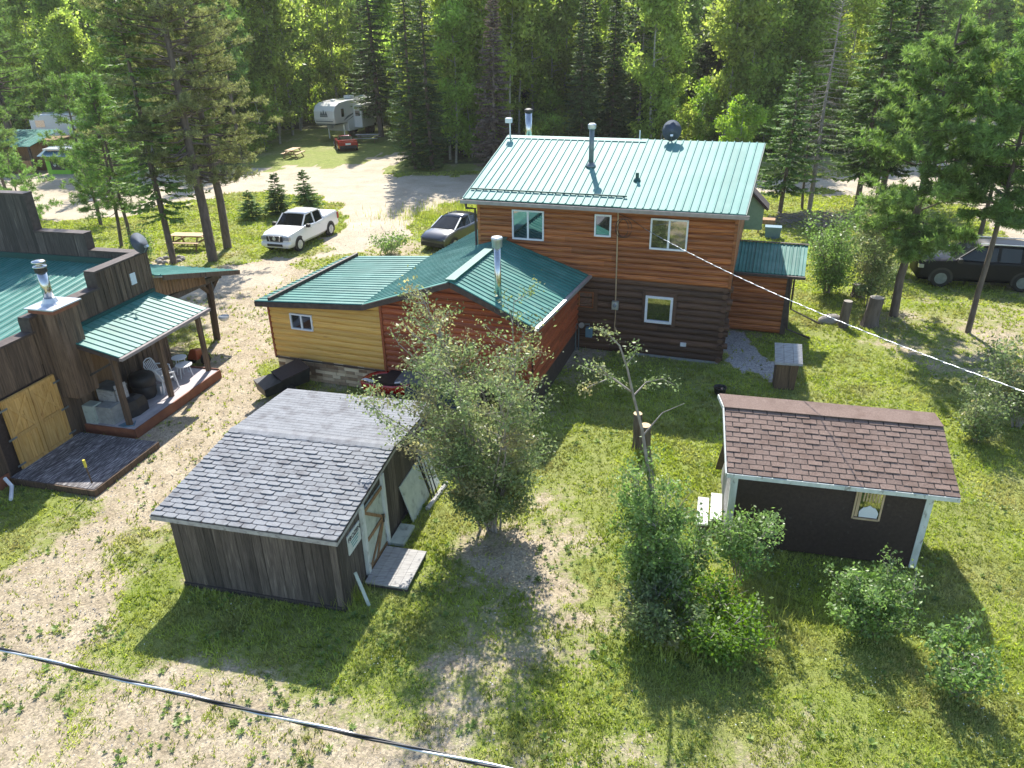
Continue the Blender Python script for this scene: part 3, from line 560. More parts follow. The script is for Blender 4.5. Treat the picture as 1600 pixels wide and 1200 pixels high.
window(W, .83, 1.67, 1.90, 2.45, -.02, house, 2, fw=.045)
# wing roof
B = dict(l=G(541, 400, 2.70), b=G(672, 400, 3.08), r=H.p(-7.9, -.0, 3.95), e=H.p(-4.72, -.02, 2.88), b2=G(752, 356, 3.10))
m = MB(); fp['r'][2]; up = np.array([0, 0, 1.])
def quad_along(a, b, c_, d, pitch):   # ribs run a->b direction across (from left edge to right edge)
    metal_quad(m, [b, c_, d, a], pitch)
quad_along(fp['b'], fp['l'], B['l'], B['b'], .26)
steep_b = fp['b'] * 1.0; r_back = B['r']
metal_quad(m, [B['b'], fp['b'], fp['r'], r_back], .235)
metal_quad(m, [B['b2'], B['b'], r_back, r_back + (B['b2'] - B['b']) * 1.0 + up * .0], .235)
metal_quad(m, [fp['e'], B['e'], r_back, fp['r']], .26)
wr = m.build('wing_roof', M['metal_roof'], house)
m = MB(); k1 = fp['l'] * .86 + fp['b'] * .14; k2 = B['l'] * .86 + B['b'] * .14; m.bar(k1 + up * .06, k2 + up * .06, .09, .14); m.build('roof_divider', M['dark_trim'], wr)
m = MB(); m.bar(fp['r'] + up * .04, r_back + up * .04, .30, .05); m.build('ridge_cap', M['metal_roof'], wr)
m = MB()
for a, b in (('l', 'b'), ('b', 'r'), ('r', 'e')): m.bar(fp[a] - up * .10 - W.Y * .02, fp[b] - up * .10 - W.Y * .02, .05, .17)
m.build('wing_fascia', M['dark_trim'], wr)
m = MB(); m.bar(fp['e'] - up * .06 + H.X * .06, B['e'] - up * .06 + H.X * .06, .11, .10); m.build('wing_gutter', M['galv'], wr)
sb = (fp['e'] * .5 + fp['r'] * .5) * .78 + r_back * .22; sb = fp['e'] * .38 + fp['r'] * .40 + r_back * .10 + B['e'] * .12
sb = W.hv(.55, 779, 478); sb[2] -= .0
m = MB(); m.tube([sb - up * .25, sb + up * 1.85], .10, 16); sp = m.build('wing_chimney', M['steel'], wr, smooth=True)
m = MB(); lathe(m, sb + up * 1.80, [(.10, 0), (.15, .03), (.155, .22), (.17, .24), (.17, .30), (.16, .32), (.02, .33)], 16); m.build('cap', M['galv'], sp, smooth=True)
m = MB(); lathe(m, sb - up * .12, [(.20, 0), (.16, .12), (.11, .26)], 16); m.build('flashing', M['galv'], sp)
# ================================================================== DARK PLANK SHED
SF = Frame(-3.54, 11.93, -13.8)
shed = thing('plank_shed', SF.p(0, 0, 0), 'small shed of dark vertical planks with curling grey shingle roof', 'shed')
w0 = -3.77; D = 5.45; zt = lambda v: (1.80 + (2.12 - 1.80) * v / 3.0) if v < 3.0 else 2.12 - .12 * (v - 3) / 2.45
m = MB(); m.box(SF, w0 + .03, -.03, .03, D - .03, .12, 1.78); m.build('shed_core', M['brown_wall'], shed)
m = MB(); vboards(m, SF, w0, 0, .06, 1.84, 0, 'u', -1, .19, .02); vboards(m, SF, -.0, 1.02, .05, lambda v: zt(v), 0, 'v', 1, .19, .02); vboards(m, SF, 2.28, D, .05, lambda v: zt(v), 0, 'v', 1, .19, .02)
vboards(m, SF, 1.02, 2.28, 1.75, lambda v: zt(v), 0, 'v', 1, .19, .02)
vboards(m, SF, 0, D, .05, lambda v: zt(v), w0, 'v', -1, .19, .02); vboards(m, SF, w0, 0, .06, 1.95, D, 'u', 1, .19, .02); m.build('plank_wall', M['board_dark'], shed)
m = MB(); m.box(SF, w0 - .02, .02, -.06, .0, .0, .10); m.box(SF, .0, .05, 0, D, .0, .09); m.build('sill_board', M['board_dark'], shed)
E0 = [SF.p(-4.10, -.14, 1.90), SF.p(.09, -.14, 1.90)]; R0 = [SF.p(-4.14, 3.0, 2.20), SF.p(.09, 3.0, 2.20)]; T0 = [SF.p(-4.14, 5.72, 1.98), SF.p(.12, 5.72, 1.98)]
m = MB(); m.slab([E0[0], E0[1], R0[1], R0[0]], .05); m.slab([R0[0], R0[1], T0[1], T0[0]], .05); sr = m.build('roof', M['roof_under'], shed)
m = MB(); shingles(m, [E0[0], E0[1], R0[1], R0[0]], 21, 14, curl=.022, lift=.014, gap=.016); m.build('lower_shingles', M['shingle_grey'], sr)
m = MB(); shingles(m, [R0[0], R0[1], T0[1], T0[0]], 19, 14, curl=0, lift=.008, scallop=False, gap=.004); m.build('upper_shingles', M['shingle_grey'], sr)
m = MB()
for k in range(28):
    a, b = -4.14 + k * .1505, -4.14 + (k + 1) * .1505 - .006
    m.hexa([SF.p(a, 2.86, 2.195), SF.p(b, 2.86, 2.195), SF.p(b, 3.2, 2.195), SF.p(a, 3.2, 2.195), SF.p(a + .01, 2.88, 2.215), SF.p(b + .016, 2.88, 2.215), SF.p(b + .012, 3.02, 2.235), SF.p(a, 3.02, 2.235)])
m.build('ridge_shingles', M['shingle_grey'], sr)
m = MB(); m.bar(SF.p(-4.10, -.13, 1.83), SF.p(.09, -.13, 1.83), .03, .10); m.bar(SF.p(.07, -.13, 1.82), SF.p(.07, 3.0, 2.12), .03, .11); m.bar(SF.p(.07, 3.0, 2.12), SF.p(.09, 5.7, 1.90), .03, .11)
m.bar(SF.p(-4.12, -.13, 1.82), SF.p(-4.13, 3.0, 2.12), .03, .11); m.build('fascia', M['old_grey_wood'], sr)
# door
m = MB(); vboards(m, SF, 1.14, 2.16, .07, 1.72, .02, 'v', 1, .26, .02); dr = m.build('door', M['old_white_board'], shed)
m = MB(); x = SF.X * .055
for a, b in (((1.16, .12), (2.10, .88)), ((2.12, .88), (1.16, 1.66)), ((1.55, .10), (2.05, .82))): m.bar(SF.p(.065, *a), SF.p(.065, *b), .07, .025, up=SF.X)
for za in (.12, .90, 1.66): m.bar(SF.p(.063, 1.15, za), SF.p(.063, 2.15, za), .09, .02, up=SF.X)
m.build('door_brace', M['board_warm'], dr)
m = MB(); m.box(SF, .04, .10, 2.02, 2.06, .80, 1.0); m.build('handle', M['black'], dr)
for a, b, h in ((1.02, 1.13, 1.92), (2.17, 2.26, 1.98)): m = MB(); m.box(SF, .02, .11, a, b, .04, h); m.build('door_post', M['white_paint'], shed)
m = MB(); m.box(SF, .03, .055, .36, .95, 1.15, 1.62); sg = m.build('sign', M['white_paint'], shed)
def text_part(txt, fr_o, dx, dz, size, parent, material, name='lettering', ext=.004):
    cu = bpy.data.curves.new(name, 'FONT'); cu.body = txt; cu.size = size; cu.extrude = ext; cu.align_x = 'CENTER'; cu.align_y = 'CENTER'
    t = bpy.data.objects.new('tmp', cu); COL.objects.link(t); dg = bpy.context.evaluated_depsgraph_get(); me = bpy.data.meshes.new_from_object(t.evaluated_get(dg))
    bpy.data.objects.remove(t); dx = np.asarray(dx, float); dz = np.asarray(dz, float); nn = np.cross(dx, dz)
    co = np.zeros(len(me.vertices) * 3); me.vertices.foreach_get('co', co); co = co.reshape(-1, 3)
    P = fr_o + co[:, :1] * dx + co[:, 1:2] * dz + co[:, 2:3] * nn; org = np.array(parent['_org']); me.vertices.foreach_set('co', (P - org).astype(np.float32).ravel()); me.materials.clear(); me.materials.append(material)
    o = bpy.data.objects.new(name, me); COL.objects.link(o); o.parent = parent; o['_org'] = list(map(float, org)); return o
text_part('FROZEN', SF.p(.06, .655, 1.50), SF.Y, up, .15, sg, M['ink'])
m = MB()
for k in range(3): m.box(SF, .055, .06, .48 + .03 * k, .84 - .04 * k, 1.38 - .07 * k, 1.405 - .07 * k)
m.build('small_print', M['teal_ink'], sg)
m = MB(); m.box(SF, .03, .055, 4.75, 5.0, 1.25, 1.62); s2 = m.build('sign', M['white_paint'], shed); text_part('N', SF.p(.06, 4.875, 1.43), SF.Y, up, .22, s2, M['ink'])
# ================================================================== RED-BROWN ROOFED SHED
RF = Frame(8.78, 12.92, -13.7)
rs = thing('garden_shed', RF.p(-2, 0, 0), 'dark brown board shed with red-brown shingle roof and white corner boards', 'shed')
m = MB(); m.box(RF, -4.05, 0, 0, 2.7, .05, 2.02)
gz = [(0, 2.0), (2.7, 2.0), (2.5, 2.45), (1.5, 2.72)]
m.add([RF.p(0, a, b) for a, b in gz] + [RF.p(-4.05, a, b) for a, b in gz], [(0, 1, 2, 3), (7, 6, 5, 4)]); m.build('board_wall', M['brown_wall'], rs)
for Bx in (((-.12, .02, -.025, 0), (.0, .025, -.02, .10)), ((-4.07, -3.93, -.025, 0), (-4.08, -4.05, -.02, .1)), ((-4.08, -4.05, 2.6, 2.7),)):
    m = MB()
    for q in Bx: m.box(RF, *q, .02, 2.0)
    m.build('corner_board', M['white_paint'], rs)
m = MB(); m.box(RF, -4.075, -4.052, .1, 2.6, .1, 2.05); m.build('side_panel', M['old_grey_wood'], rs)
e0, e1 = RF.p(-4.2, -.2, 2.07), RF.p(.42, -.2, 2.07); r0, r1 = RF.p(-4.3, 1.5, 2.80), RF.p(.36, 1.5, 2.80); b0, b1 = RF.p(-4.42, 2.0, 2.86), RF.p(.30, 2.0, 2.84); c0, c1 = RF.p(-4.35, 2.95, 2.25), RF.p(.3, 2.95, 2.25)
m = MB(); m.slab([e0, e1, r1, r0], .05); m.slab([r0, r1, b1, b0], .05); m.slab([b0, b1, c1, c0], .05); rr = m.build('roof', M['roof_under'], rs)
m = MB(); shingles(m, [e0, e1, r1, r0], 13, 15, curl=.014, lift=.012, scallop=False, gap=.02); m.build('shingles', M['shingle_red'], rr)
m = MB(); m.slab([r0 + up * .03 - RF.Y * .06, r1 + up * .03 - RF.Y * .06, b1 + up * .03, b0 + up * .03], .02); m.slab([b0 + up * .03, b1 + up * .03, c1 + up * .03, c0 + up * .03], .02); m.build('ridge_felt', M['shingle_red'], rr)
m = MB(); m.bar(e0 - up * .06 - RF.Y * .02, e1 - up * .06 - RF.Y * .02, .03, .10); m.bar(e0 - up * .05 - RF.X * .02, r0 - up * .05 - RF.X * .02, .03, .09); m.bar(r0 - up * .04 - RF.X * .02, b0 - up * .04 - RF.X * .02, .03, .09); m.build('fascia', M['white_paint'], rr)
Wd = window(RF, -1.49, -.92, 1.14, 1.92, .0, rs, 1, fw=.035, proud=.03, frame_mat='picnic')
m = MB(); m.box(RF, -1.44, -1.38, -.02, -.014, 1.2, 1.88)
for k in range(6): m.box(RF, -1.33 + k * .06, -1.305 + k * .06, -.02, -.014, 1.6, 1.87)
m.build('inner_slats', M['picnic'], Wd)
m = MB(); pc = RF.p(-1.17, -.013, 1.2)
P = [pc + RF.X * (.18 * math.cos(t) * (1 + .12 * math.sin(5 * t))) + up * (.31 * max(0, math.sin(t)) ** .6 * (1 - .12 * abs(math.sin(4 * t)))) for t in np.linspace(0, math.pi, 13)]
m.add([q - RF.Y * .004 for q in P] + [q - RF.Y * .010 for q in P], [tuple(range(13)), tuple(range(13, 26))[::-1]]); m.build('white_bag', M['white_plastic'], Wd)
m = MB(); m.bar(RF.p(-4.12, 1.2, 2.3), RF.p(-4.2, 2.3, .6), .04, .16, up=RF.X); m.build('leaning_batten', M['dark_trim'], rs)
# ================================================================== LEFT RUSTIC BUILDING
random.seed(11)
L_ = Frame(-13.47, 17.45, -14.5)
hall = thing('rustic_hall', L_.p(0, 0, 0), 'dark board building with stepped parapet walls and green metal roof at the left edge', 'building')
m = MB(); m.box(L_, -12, -.03, -5, 6.3, 0, 2.7); m.build('core_wall', M['brown_wall'], hall)
ptop = lambda v: 4.42 if v > 4.22 else (3.92 if v > 1.63 else 3.52)
steps = [(-5, 1.63, 3.52), (1.63, 4.22, 3.92), (4.22, 6.5, 4.42)]
m = MB()
for a, b, z in steps:
    m.box(L_, -.30, -.01, a, b, 2.6, z - .02)
    if a < 0:
        vboards(m, L_, -5, -.35, .12, z, 0, 'v', 1, .21, .02, batten=False); vboards(m, L_, -.35, 1.60, 2.30, z, 0, 'v', 1, .21, .02)
    else: vboards(m, L_, a, b, .12, z, 0, 'v', 1, .21, .02, batten=(a > 4))
m.build('side_wall', M['board_brown'], hall)
fsteps = [(0, -1.95, 4.42), (-1.95, -3.88, 4.97), (-3.88, -12, 6.18)]
m = MB()
for a, b, z in fsteps:
    m.box(L_, b + .01, a - .001 if a else -.31, 6.24, 6.48, 2.0, z - .02); vboards(m, L_, b, a if a else -.31, 3.4, z, 6.23, 'u', -1, .30, .02); vboards(m, L_, b, a, .1, z, 6.49, 'u', 1, .25, .02)
m.build('false_front', M['board_dark'], hall)
m = MB()
for a, b, z in steps: m.box(L_, -.33, .05, a - .03, b + .03, z, z + .06)
for a, b, z in fsteps: m.box(L_, b - .02, a + (.03 if a else -.335), 6.18, 6.55, z + .002, z + .062)
m.box(L_, -.33, .05, 4.17, 4.20, 3.98, 4.42); m.box(L_, -.33, .05, 1.58, 1.61, 3.58, 3.92)
m.box(L_, -1.95, -1.91, 6.2, 6.52, 4.48, 4.97); m.box(L_, -3.88, -3.84, 6.2, 6.52, 5.03, 6.18); m.build('parapet_cap', M['dark_trim'], hall)
m = MB(); metal_quad(m, [L_.p(-12, -4.9, 2.75), L_.p(-.31, -4.9, 2.75), L_.p(-.31, 6.22, 4.05), L_.p(-12, 6.22, 4.05)], .30, minor=1); hr = m.build('roof', M['metal_roof'], hall)
m = MB(); m.box(L_, -11.9, -.32, 6.14, 6.2, 4.05, 4.25); m.build('roof_flashing', M['metal_dark'], hr)
# chimney chase and pipe
m = MB(); vboards(m, L_, -.12, .60, 1.45, 4.02, 1.92, 'u', -1, .2, .02); vboards(m, L_, 1.92, 2.68, 1.45, 4.02, .60, 'v', 1, .2, .02); m.box(L_, -.1, .59, 1.93, 2.67, 1.45, 4.0); cs = m.build('chimney_chase', M['board_brown'], hall)
m = MB(); m.box(L_, -.18, .66, 1.84, 2.76, 4.02, 4.14); m.build('chase_trim', M['deck_red'], cs)
m = MB(); m.box(L_, -.24, .72, 1.78, 2.82, 4.14, 4.175); m.build('chase_cap', M['galv'], cs)
cc = L_.p(.22, 2.26, 4.17); m = MB(); m.tube([cc, cc + up * .95], .125, 18); sp = m.build('chimney_pipe', M['steel'], cs, smooth=True)
m = MB(); lathe(m, cc + up * .90, [(.125, 0), (.16, .02), (.16, .12), (.13, .14)], 16); m.build('black_collar', M['black'], sp)
m = MB(); lathe(m, cc + up * 1.04, [(.13, 0), (.18, .01), (.18, .05), (.09, .07), (.09, .13), (.19, .14), (.16, .19), (.02, .21)], 16); m.build('cap', M['steel'], sp, smooth=True)
m = MB(); lathe(m, cc, [(.26, 0), (.2, .06), (.15, .18)], 16); m.build('flashing', M['galv'], sp)
# pine double doors
for k, (a, b) in enumerate(((-.02, .87), (.88, 1.78))):
    m = MB(); vboards(m, L_, a, b, .18, 2.24, .03, 'v', 1, .15, .03); d = m.build('barn_door', M['door_pine'], hall)
    m = MB(); U = L_.X
    for za in (.24, 1.14, 2.18): m.bar(L_.p(.085, a + .02, za), L_.p(.085, b - .02, za), .10, .025, up=U)
    m.bar(L_.p(.083, a + .06, .2), L_.p(.083, a + .06, 2.2), .10, .02, up=U); m.bar(L_.p(.083, b - .06, .2), L_.p(.083, b - .06, 2.2), .10, .02, up=U)
    m.bar(L_.p(.08, a + .08, 1.18), L_.p(.08, b - .08, 2.14), .08, .02, up=U); m.bar(L_.p(.079, b - .08, 1.18), L_.p(.079, a + .08, 2.14), .08, .018, up=U); m.build('door_brace', M['door_pine'], d)
    for za in (.35, 1.14, 2.0):
        m = MB(); e = a if k == 0 else b; s_ = 1 if k == 0 else -1
        m.bar(L_.p(.105, e - s_ * .14, za), L_.p(.105, e + s_ * .12, za), .05, .015, up=U); m.build('hinge', M['dull_pipe'], d)
m = MB(); m.box(L_, .03, .06, 5.55, 5.78, 3.62, 3.98); m.build('wall_vent', M['white_pvc'], hall)
m = MB(); m.box(L_, .02, .06, -.6, .4, .0, .1); vboards(m, L_, -4.5, -.45, .0, .34, .05, 'v', 1, .4, .03); m.build('skirt_board', M['deck_red'], hall)
m = MB(); m.tube([L_.p(.1, -.62, .28), L_.p(.35, -.7, .12), L_.p(.75, -1.15, .06)], .05, 8); m.build('drain_pipe', M['white_pvc'], hall)
# porch
m = MB(); metal_quad(m, [L_.p(1.95, 2.32, 2.68), L_.p(1.95, 6.42, 2.68), L_.p(.03, 6.42, 3.13), L_.p(.03, 2.32, 3.13)], .245); pr = m.build('porch_roof', M['metal_roof'], hall)
m = MB(); m.box(L_, .03, .09, 2.7, 6.45, 3.13, 3.24); m.build('roof_flashing', M['metal_dark'], pr)
m = MB(); m.box(L_, 1.96, 2.06, 2.28, 6.46, 2.58, 2.67); m.build('gutter', M['gutter'], pr)
m = MB(); m.bar(L_.p(.0, 2.31, 3.04), L_.p(1.95, 2.31, 2.60), .04, .12); m.bar(L_.p(.0, 6.42, 3.04), L_.p(1.95, 6.42, 2.60), .04, .12); m.bar(L_.p(1.55, 2.4, 2.6), L_.p(1.55, 6.4, 2.6), .10, .12); m.build('porch_beam', M['dark_trim'], pr)
m = MB(); n_ = 10
for k in range(n_): q = .03 + k * (1.72 / n_); m.box(L_, q, q + 1.72 / n_ - .008, 2.38, 6.62, .27, .31)
m.build('porch_deck', M['deck_grey'], hall)
m = MB(); m.box(L_, 1.755, 1.80, 2.34, 6.66, .02, .325); m.box(L_, .0, 1.75, 2.33, 2.375, .02, .315); m.box(L_, .0, 1.75, 6.625, 6.66, .02, .36); m.build('deck_skirt', M['deck_red'], hall)
for v in (2.58, 4.52, 6.52):
    m = MB(); m.box(L_, 1.36, 1.50, v - .07, v + .07, .31, 2.56); m.build('porch_post', M['board_brown'], hall, bevel=.008)
m = MB(); m.bar(L_.p(.05, 2.45, 1.62), L_.p(1.4, 2.52, 2.35), .06); m.build('brace_rail', M['board_dark'], hall)
m = MB(); m.box(L_, .03, .05, 3.0, 3.9, .31, 2.2); m.build('side_door', M['board_warm'], hall)
# canopy on the front
cv = lambda v: 3.66 - .262 * (v - 6.5)
m = MB(); metal_quad(m, [L_.p(.35, 10.7, cv(10.7)), L_.p(-7, 10.7, cv(10.7)), L_.p(-7, 6.55, cv(6.5)), L_.p(.35, 6.55, cv(6.5))], .30); cr = m.build('canopy_roof', M['metal_roof'], hall)
m = MB(); m.bar(L_.p(.38, 6.6, cv(6.5) - .10), L_.p(.38, 10.75, cv(10.7) - .10), .05, .17); m.bar(L_.p(.35, 10.74, cv(10.74) - .10), L_.p(-7, 10.74, cv(10.74) - .10), .05, .15); m.build('canopy_fascia', M['board_brown'], cr)
m = MB(); vboards(m, L_, 6.55, 9.1, lambda v: cv(v) - .80 + .12 * (v - 6.5), lambda v: cv(v) - .12, .0, 'v', 1, .17, .02, batten=True); m.build('infill_wall', M['board_warm'], hall)
m = MB(); m.bar(L_.p(-.2, 6.6, 2.55), L_.p(-.2, 10.3, 2.45), .16, .2); m.build('canopy_beam', M['board_dark'], hall)
m = MB(); m.tube([L_.p(-.45, 9.75, 0), L_.p(-.32, 9.75, 2.45)], .13, 9); m.bar(L_.p(-.35, 9.7, 1.95), L_.p(-.25, 9.1, 2.45), .11, .13); m.bar(L_.p(-.35, 9.8, 1.95), L_.p(-.25, 10.25, 2.42), .11, .13); m.build('canopy_post', M['board_brown'], hall)
# loading deck in front of the doors
ld = thing('loading_deck', L_.p(1.3, .8, 0), 'low wooden platform with peeling dark paint in front of the pine double doors', 'deck')
m = MB(); k = 15
for i in range(k):
    q = .08 + i * 2.66 / k; m.box(L_, q, q + 2.66 / k - .006, -.45, 2.06, .15, .20)
m.build('deck_board', M['deck_paint'], ld)
m = MB(); m.box(L_, .08, 2.76, -.50, -.455, .0, .19); m.box(L_, 2.745, 2.78, -.5, 2.07, .0, .19); m.build('deck_rim', M['board_brown'], ld)
st = thing('marker_stake', G(148, 765), 'thin wooden stake with yellow taped top at the corner of the low dark platform', 'stake')
g0 = G(148, 765); m = MB(); m.tube([g0, g0 + [-.05, 0, .78]], .018, 6); m.build('stake', M['board_brown'], st); m = MB(); m.tube([g0 + [-.05, 0, .70], g0 + [-.055, 0, .92]], .035, 7); m.build('taped_top', M['yellow'], st)
# satellite dishes
def dish(c, facing, r, label, post_len, tilt=35):
    t = thing('satellite_dish', c, label, 'satellite dish'); c = np.asarray(c, float); f = R(facing)
    n = np.array([math.cos(f) * math.cos(R(tilt)), math.sin(f) * math.cos(R(tilt)), math.sin(R(tilt))]); x = np.cross(n, up); x /= np.linalg.norm(x); y = np.cross(x, n)
    pc = c + up * post_len; rings = []
    for off in (0, -.015):
        for q in ((1, .97, .7, .35, .02) if off == 0 else (.02, .35, .7, 1)):
            rings.append([pc + n * (.16 * q * q * r + off) + (x * math.cos(a) + y * math.sin(a) * 1.08) * r * q for a in np.linspace(0, 2 * math.pi, 22, endpoint=False)])
    m = MB(); m.loft(rings); m.build('reflector', M['dish'], t, smooth=True)
    m = MB(); m.tube([c, pc - n * .1], .03, 7); m.tube([pc - y * r * 1.02 + n * .14 * r, pc + n * .62 * r * 1.4 - y * r * .55], .014, 6); m.build('mast', M['dull_pipe'], t)
    m = MB(); e = pc + n * .62 * r * 1.4 - y * r * .55; m.bar(e - n * .06, e + n * .05, .10, .07); m.build('feed_horn', M['galv'], t)
dish(L_.p(.05, 6.25, 4.45), -20, .31, 'grey satellite dish on the parapet corner of the dark board building', .34, 20)
dish(H.p(-2.78, 4.55, 6.75), -100, .35, 'grey satellite dish standing on the pale green house ridge', .45, 12)
# ================================================================== porch clutter
def plastic_chair(f, u, v, az, label, z0=.31):
    c = Frame(*f.p(u, v, 0)[:2], az, z0); t = thing('plastic_chair', c.p(0, 0, 0), label, 'chair', None)
    m = MB(); m.hexa([c.p(-.22, -.21, .40), c.p(.22, -.21, .40), c.p(.21, .21, .38), c.p(-.21, .21, .38), c.p(-.22, -.21, .43), c.p(.22, -.21, .43), c.p(.21, .21, .41), c.p(-.21, .21, .41)]); m.build('seat', M['white_plastic'], t)
    m = MB()
    for a in np.linspace(-.17, .17, 6): m.bar(c.p(a, .22, .42), c.p(a * 1.15, .34, .84), .035, .012, up=c.Y)
    m.tube([c.p(-.24, .20, .42), c.p(-.26, .33, .72), c.p(-.17, .37, .86), c.p(0, .38, .90), c.p(.17, .37, .86), c.p(.26, .33, .72), c.p(.24, .20, .42)], .02, 6); m.build('backrest', M['white_plastic'], t)
    for s_ in (-1, 1):
        m = MB(); m.tube([c.p(.25 * s_, .28, .62), c.p(.29 * s_, 0, .64), c.p(.28 * s_, -.22, .60)], .022, 6); m.build('armrest', M['white_plastic'], t)
        for vv in (-.22, .24): m = MB(); m.tube([c.p(.24 * s_, vv, .6 if vv < 0 else .42), c.p(.29 * s_, vv * 1.25, 0)], .022, 6); m.build('leg', M['white_plastic'], t)
plastic_chair(L_, .55, 5.25, 80, 'white plastic garden chair beside the black covered barrel on the porch')
plastic_chair(L_, .92, 4.95, 150, 'white plastic garden chair turned sideways behind the middle porch post')
def round_table(f, u, v, r, label, h=.5):
    c = Frame(*f.p(u, v, 0)[:2], f.az, .31); t = thing('side_table', c.p(0, 0, 0), label, 'table')
    m = MB(); lathe(m, c.p(0, 0, h), [(r * .98, 0), (r, .01), (r, .03), (.01, .035)], 20); m.build('tabletop', M['white_plastic'], t)
    for k in range(3): a = 2.1 * k + .4; m = MB(); m.tube([c.p(r * .6 * math.cos(a), r * .6 * math.sin(a), h), c.p(r * .85 * math.cos(a), r * .85 * math.sin(a), 0)], .014, 6); m.build('leg', M['white_plastic'], t)
round_table(L_, .95, 5.95, .27, 'small round white table nearest the far porch post', .42)
round_table(L_, .62, 6.2, .25, 'small round white table against the wall, behind another white table', .55)
t = thing('covered_barrel', L_.p(.62, 4.35, .31), 'fat black barrel under a dark cover on the porch', 'barrel')
m = MB(); lathe(m, L_.p(.62, 4.35, .31), [(.30, 0), (.36, .12), (.37, .42), (.33, .46)], 18); m.build('barrel', M['black'], t, smooth=True)
m = MB(); lathe(m, L_.p(.62, 4.35, .74), [(.36, 0), (.40, .05), (.39, .28), (.34, .36), (.05, .38)], 18); m.build('cover', M['black'], t, smooth=True)
m = MB(); m.box(L_, .86, 1.08, 4.5, 4.72, .31, .62); tag(m.build('plastic_bin', M['galv'], bevel=.01), 'small pale bin on the porch beside the black barrel', 'bin')
m = MB(); c = L_.p(1.0, 3.3, .31); rings = [[c + L_.X * x * s_ + L_.Y * y * s_ + up * z for x, y in ((-.28, -.34), (.2, -.38), (.3, -.1), (.28, .34), (-.1, .38), (-.3, .2))] for s_, z in ((1, 0), (1.02, .25), (.85, .5), (.45, .58))]
m.loft(rings); tag(m.build('covered_grill', M['black']), 'low lumpy thing under a black cover at the near end of the porch deck', 'cover')
t = thing('outdoor_stove', L_.p(.55, 2.75, .31), 'old sheet metal stove with open wooden side panel at the near porch corner', 'stove')
m = MB(); m.box(L_, .42, .98, 2.5, 2.95, .31, .86); m.build('firebox', M['concrete'], t); m = MB(); m.box(L_, .22, .84, 2.9, 3.4, .31, 1.25); m.build('cabinet', M['old_grey_wood'], t)
m = MB(); m.slab([L_.p(.18, 2.85, 1.30), L_.p(.9, 2.85, 1.26), L_.p(.9, 3.42, 1.26), L_.p(.18, 3.42, 1.30)], .04); m.build('lid', M['dull_pipe'], t)
m = MB(); m.slab([L_.p(.95, 2.92, .33), L_.p(1.05, 3.28, .33), L_.p(.98, 3.28, 1.38), L_.p(.88, 2.92, 1.38)], .03); m.build('side_panel', M['old_grey_wood'], t)
m = MB(); m.box(L_, .02, .42, 2.42, 2.78, .31, .90); tag(m.build('concrete_block', M['old_white_board'], bevel=.01), 'pale square block against the wall at the near porch corner', 'block')
m = MB(); m.tube([L_.p(1.15, 2.5, .33), L_.p(1.4, 2.44, .335), L_.p(1.6, 2.55, .335), L_.p(1.45, 2.8, .335)], .018, 6); m.slab([L_.p(1.12, 2.45, .335), L_.p(1.42, 2.42, .335), L_.p(1.5, 2.68, .335), L_.p(1.2, 2.7, .335)], .01); tag(m.build('blue_hose', M['blue_box']), 'blue hose and sheet lying at the near end of the porch deck', 'hose')
t = thing('wheeled_machine', L_.p(.35, 7.6, 0), 'orange machine with one black wheel parked beyond the far end of the porch', 'garden machine')
m = MB(); m.hexa([L_.p(.0, 7.3, .25), L_.p(.45, 7.3, .25), L_.p(.45, 7.9, .25), L_.p(.0, 7.9, .25), L_.p(.1, 7.4, .62), L_.p(.35, 7.4, .62), L_.p(.35, 7.8, .52), L_.p(.1, 7.8, .52)]); m.build('body', M['orange'], t, bevel=.04)
for uu in (.0, .55):
    m = MB(); m.tube([L_.p(uu - .07, 7.6, .2), L_.p(uu + .07, 7.6, .2)], .2, 14); wh = m.build('wheel', M['rubber'], t); m = MB(); m.tube([L_.p(uu - .075, 7.6, .2), L_.p(uu + .08, 7.6, .2)], .09, 10); m.build('hub', M['galv'], wh)
m = MB(); g0 = L_.p(.3, 9.4, 1.0); lathe(m, g0, [(.14, 0), (.2, .1), (.2, .16), (.01, .14)], 12)
t = thing('hanging_planter', g0, 'white bowl planter hanging by the big timber canopy post', 'planter'); m.build('bowl', M['white_plastic'], t)
m = MB(); [m.tube([g0 + [.19 * math.cos(a), .19 * math.sin(a), .15], g0 + [-.25, .1, 1.5]], .006, 4) for a in (0, 2.1, 4.2)]; m.build('hanger', M['dull_pipe'], t)
# ================================================================== yard objects
def stump(name, p, r, h, label, lean=(0, 0), top='cut_wood', flare=1.35, cat='stump', n=14):
    t = thing(name, p, label, cat); p = np.asarray(p, float); rnd = random.Random(r * 1000 + h); m = MB(); rings = []
    prof = [rnd.uniform(.9, 1.1) for _ in range(n)]
    for f, s_ in ((0, flare), (.12, 1.12), (.3, 1), (1, .95)):
        c = p + np.array([lean[0] * f, lean[1] * f, h * f - (.03 if f == 0 else 0)]); rings.append([c + np.array([math.cos(2 * math.pi * k / n), math.sin(2 * math.pi * k / n), 0]) * r * s_ * (prof[k] if f < 1 else (1 + prof[k]) / 2) for k in range(n)])
    m.loft(rings, cap=False); m.build('trunk', M['bark'], t)
    m = MB(); m.add(rings[-1], [tuple(range(n))]); m.build('cut_face', M[top], t)
stump('tree_stump', G(1008, 712), .155, .98, 'tall stump with fresh pale cut top, nearer one of the pair on the lawn', (-.05, 0))
stump('tree_stump', G(996, 700), .13, 1.12, 'tall stump with fresh pale cut top, the taller rear one of the lawn pair', (-.05, 0))
stump('tree_stump', G(1316, 510), .17, 1.05, 'grey waist high stump beside the pale rock', (.05, 0), 'cut_grey', 1.2)
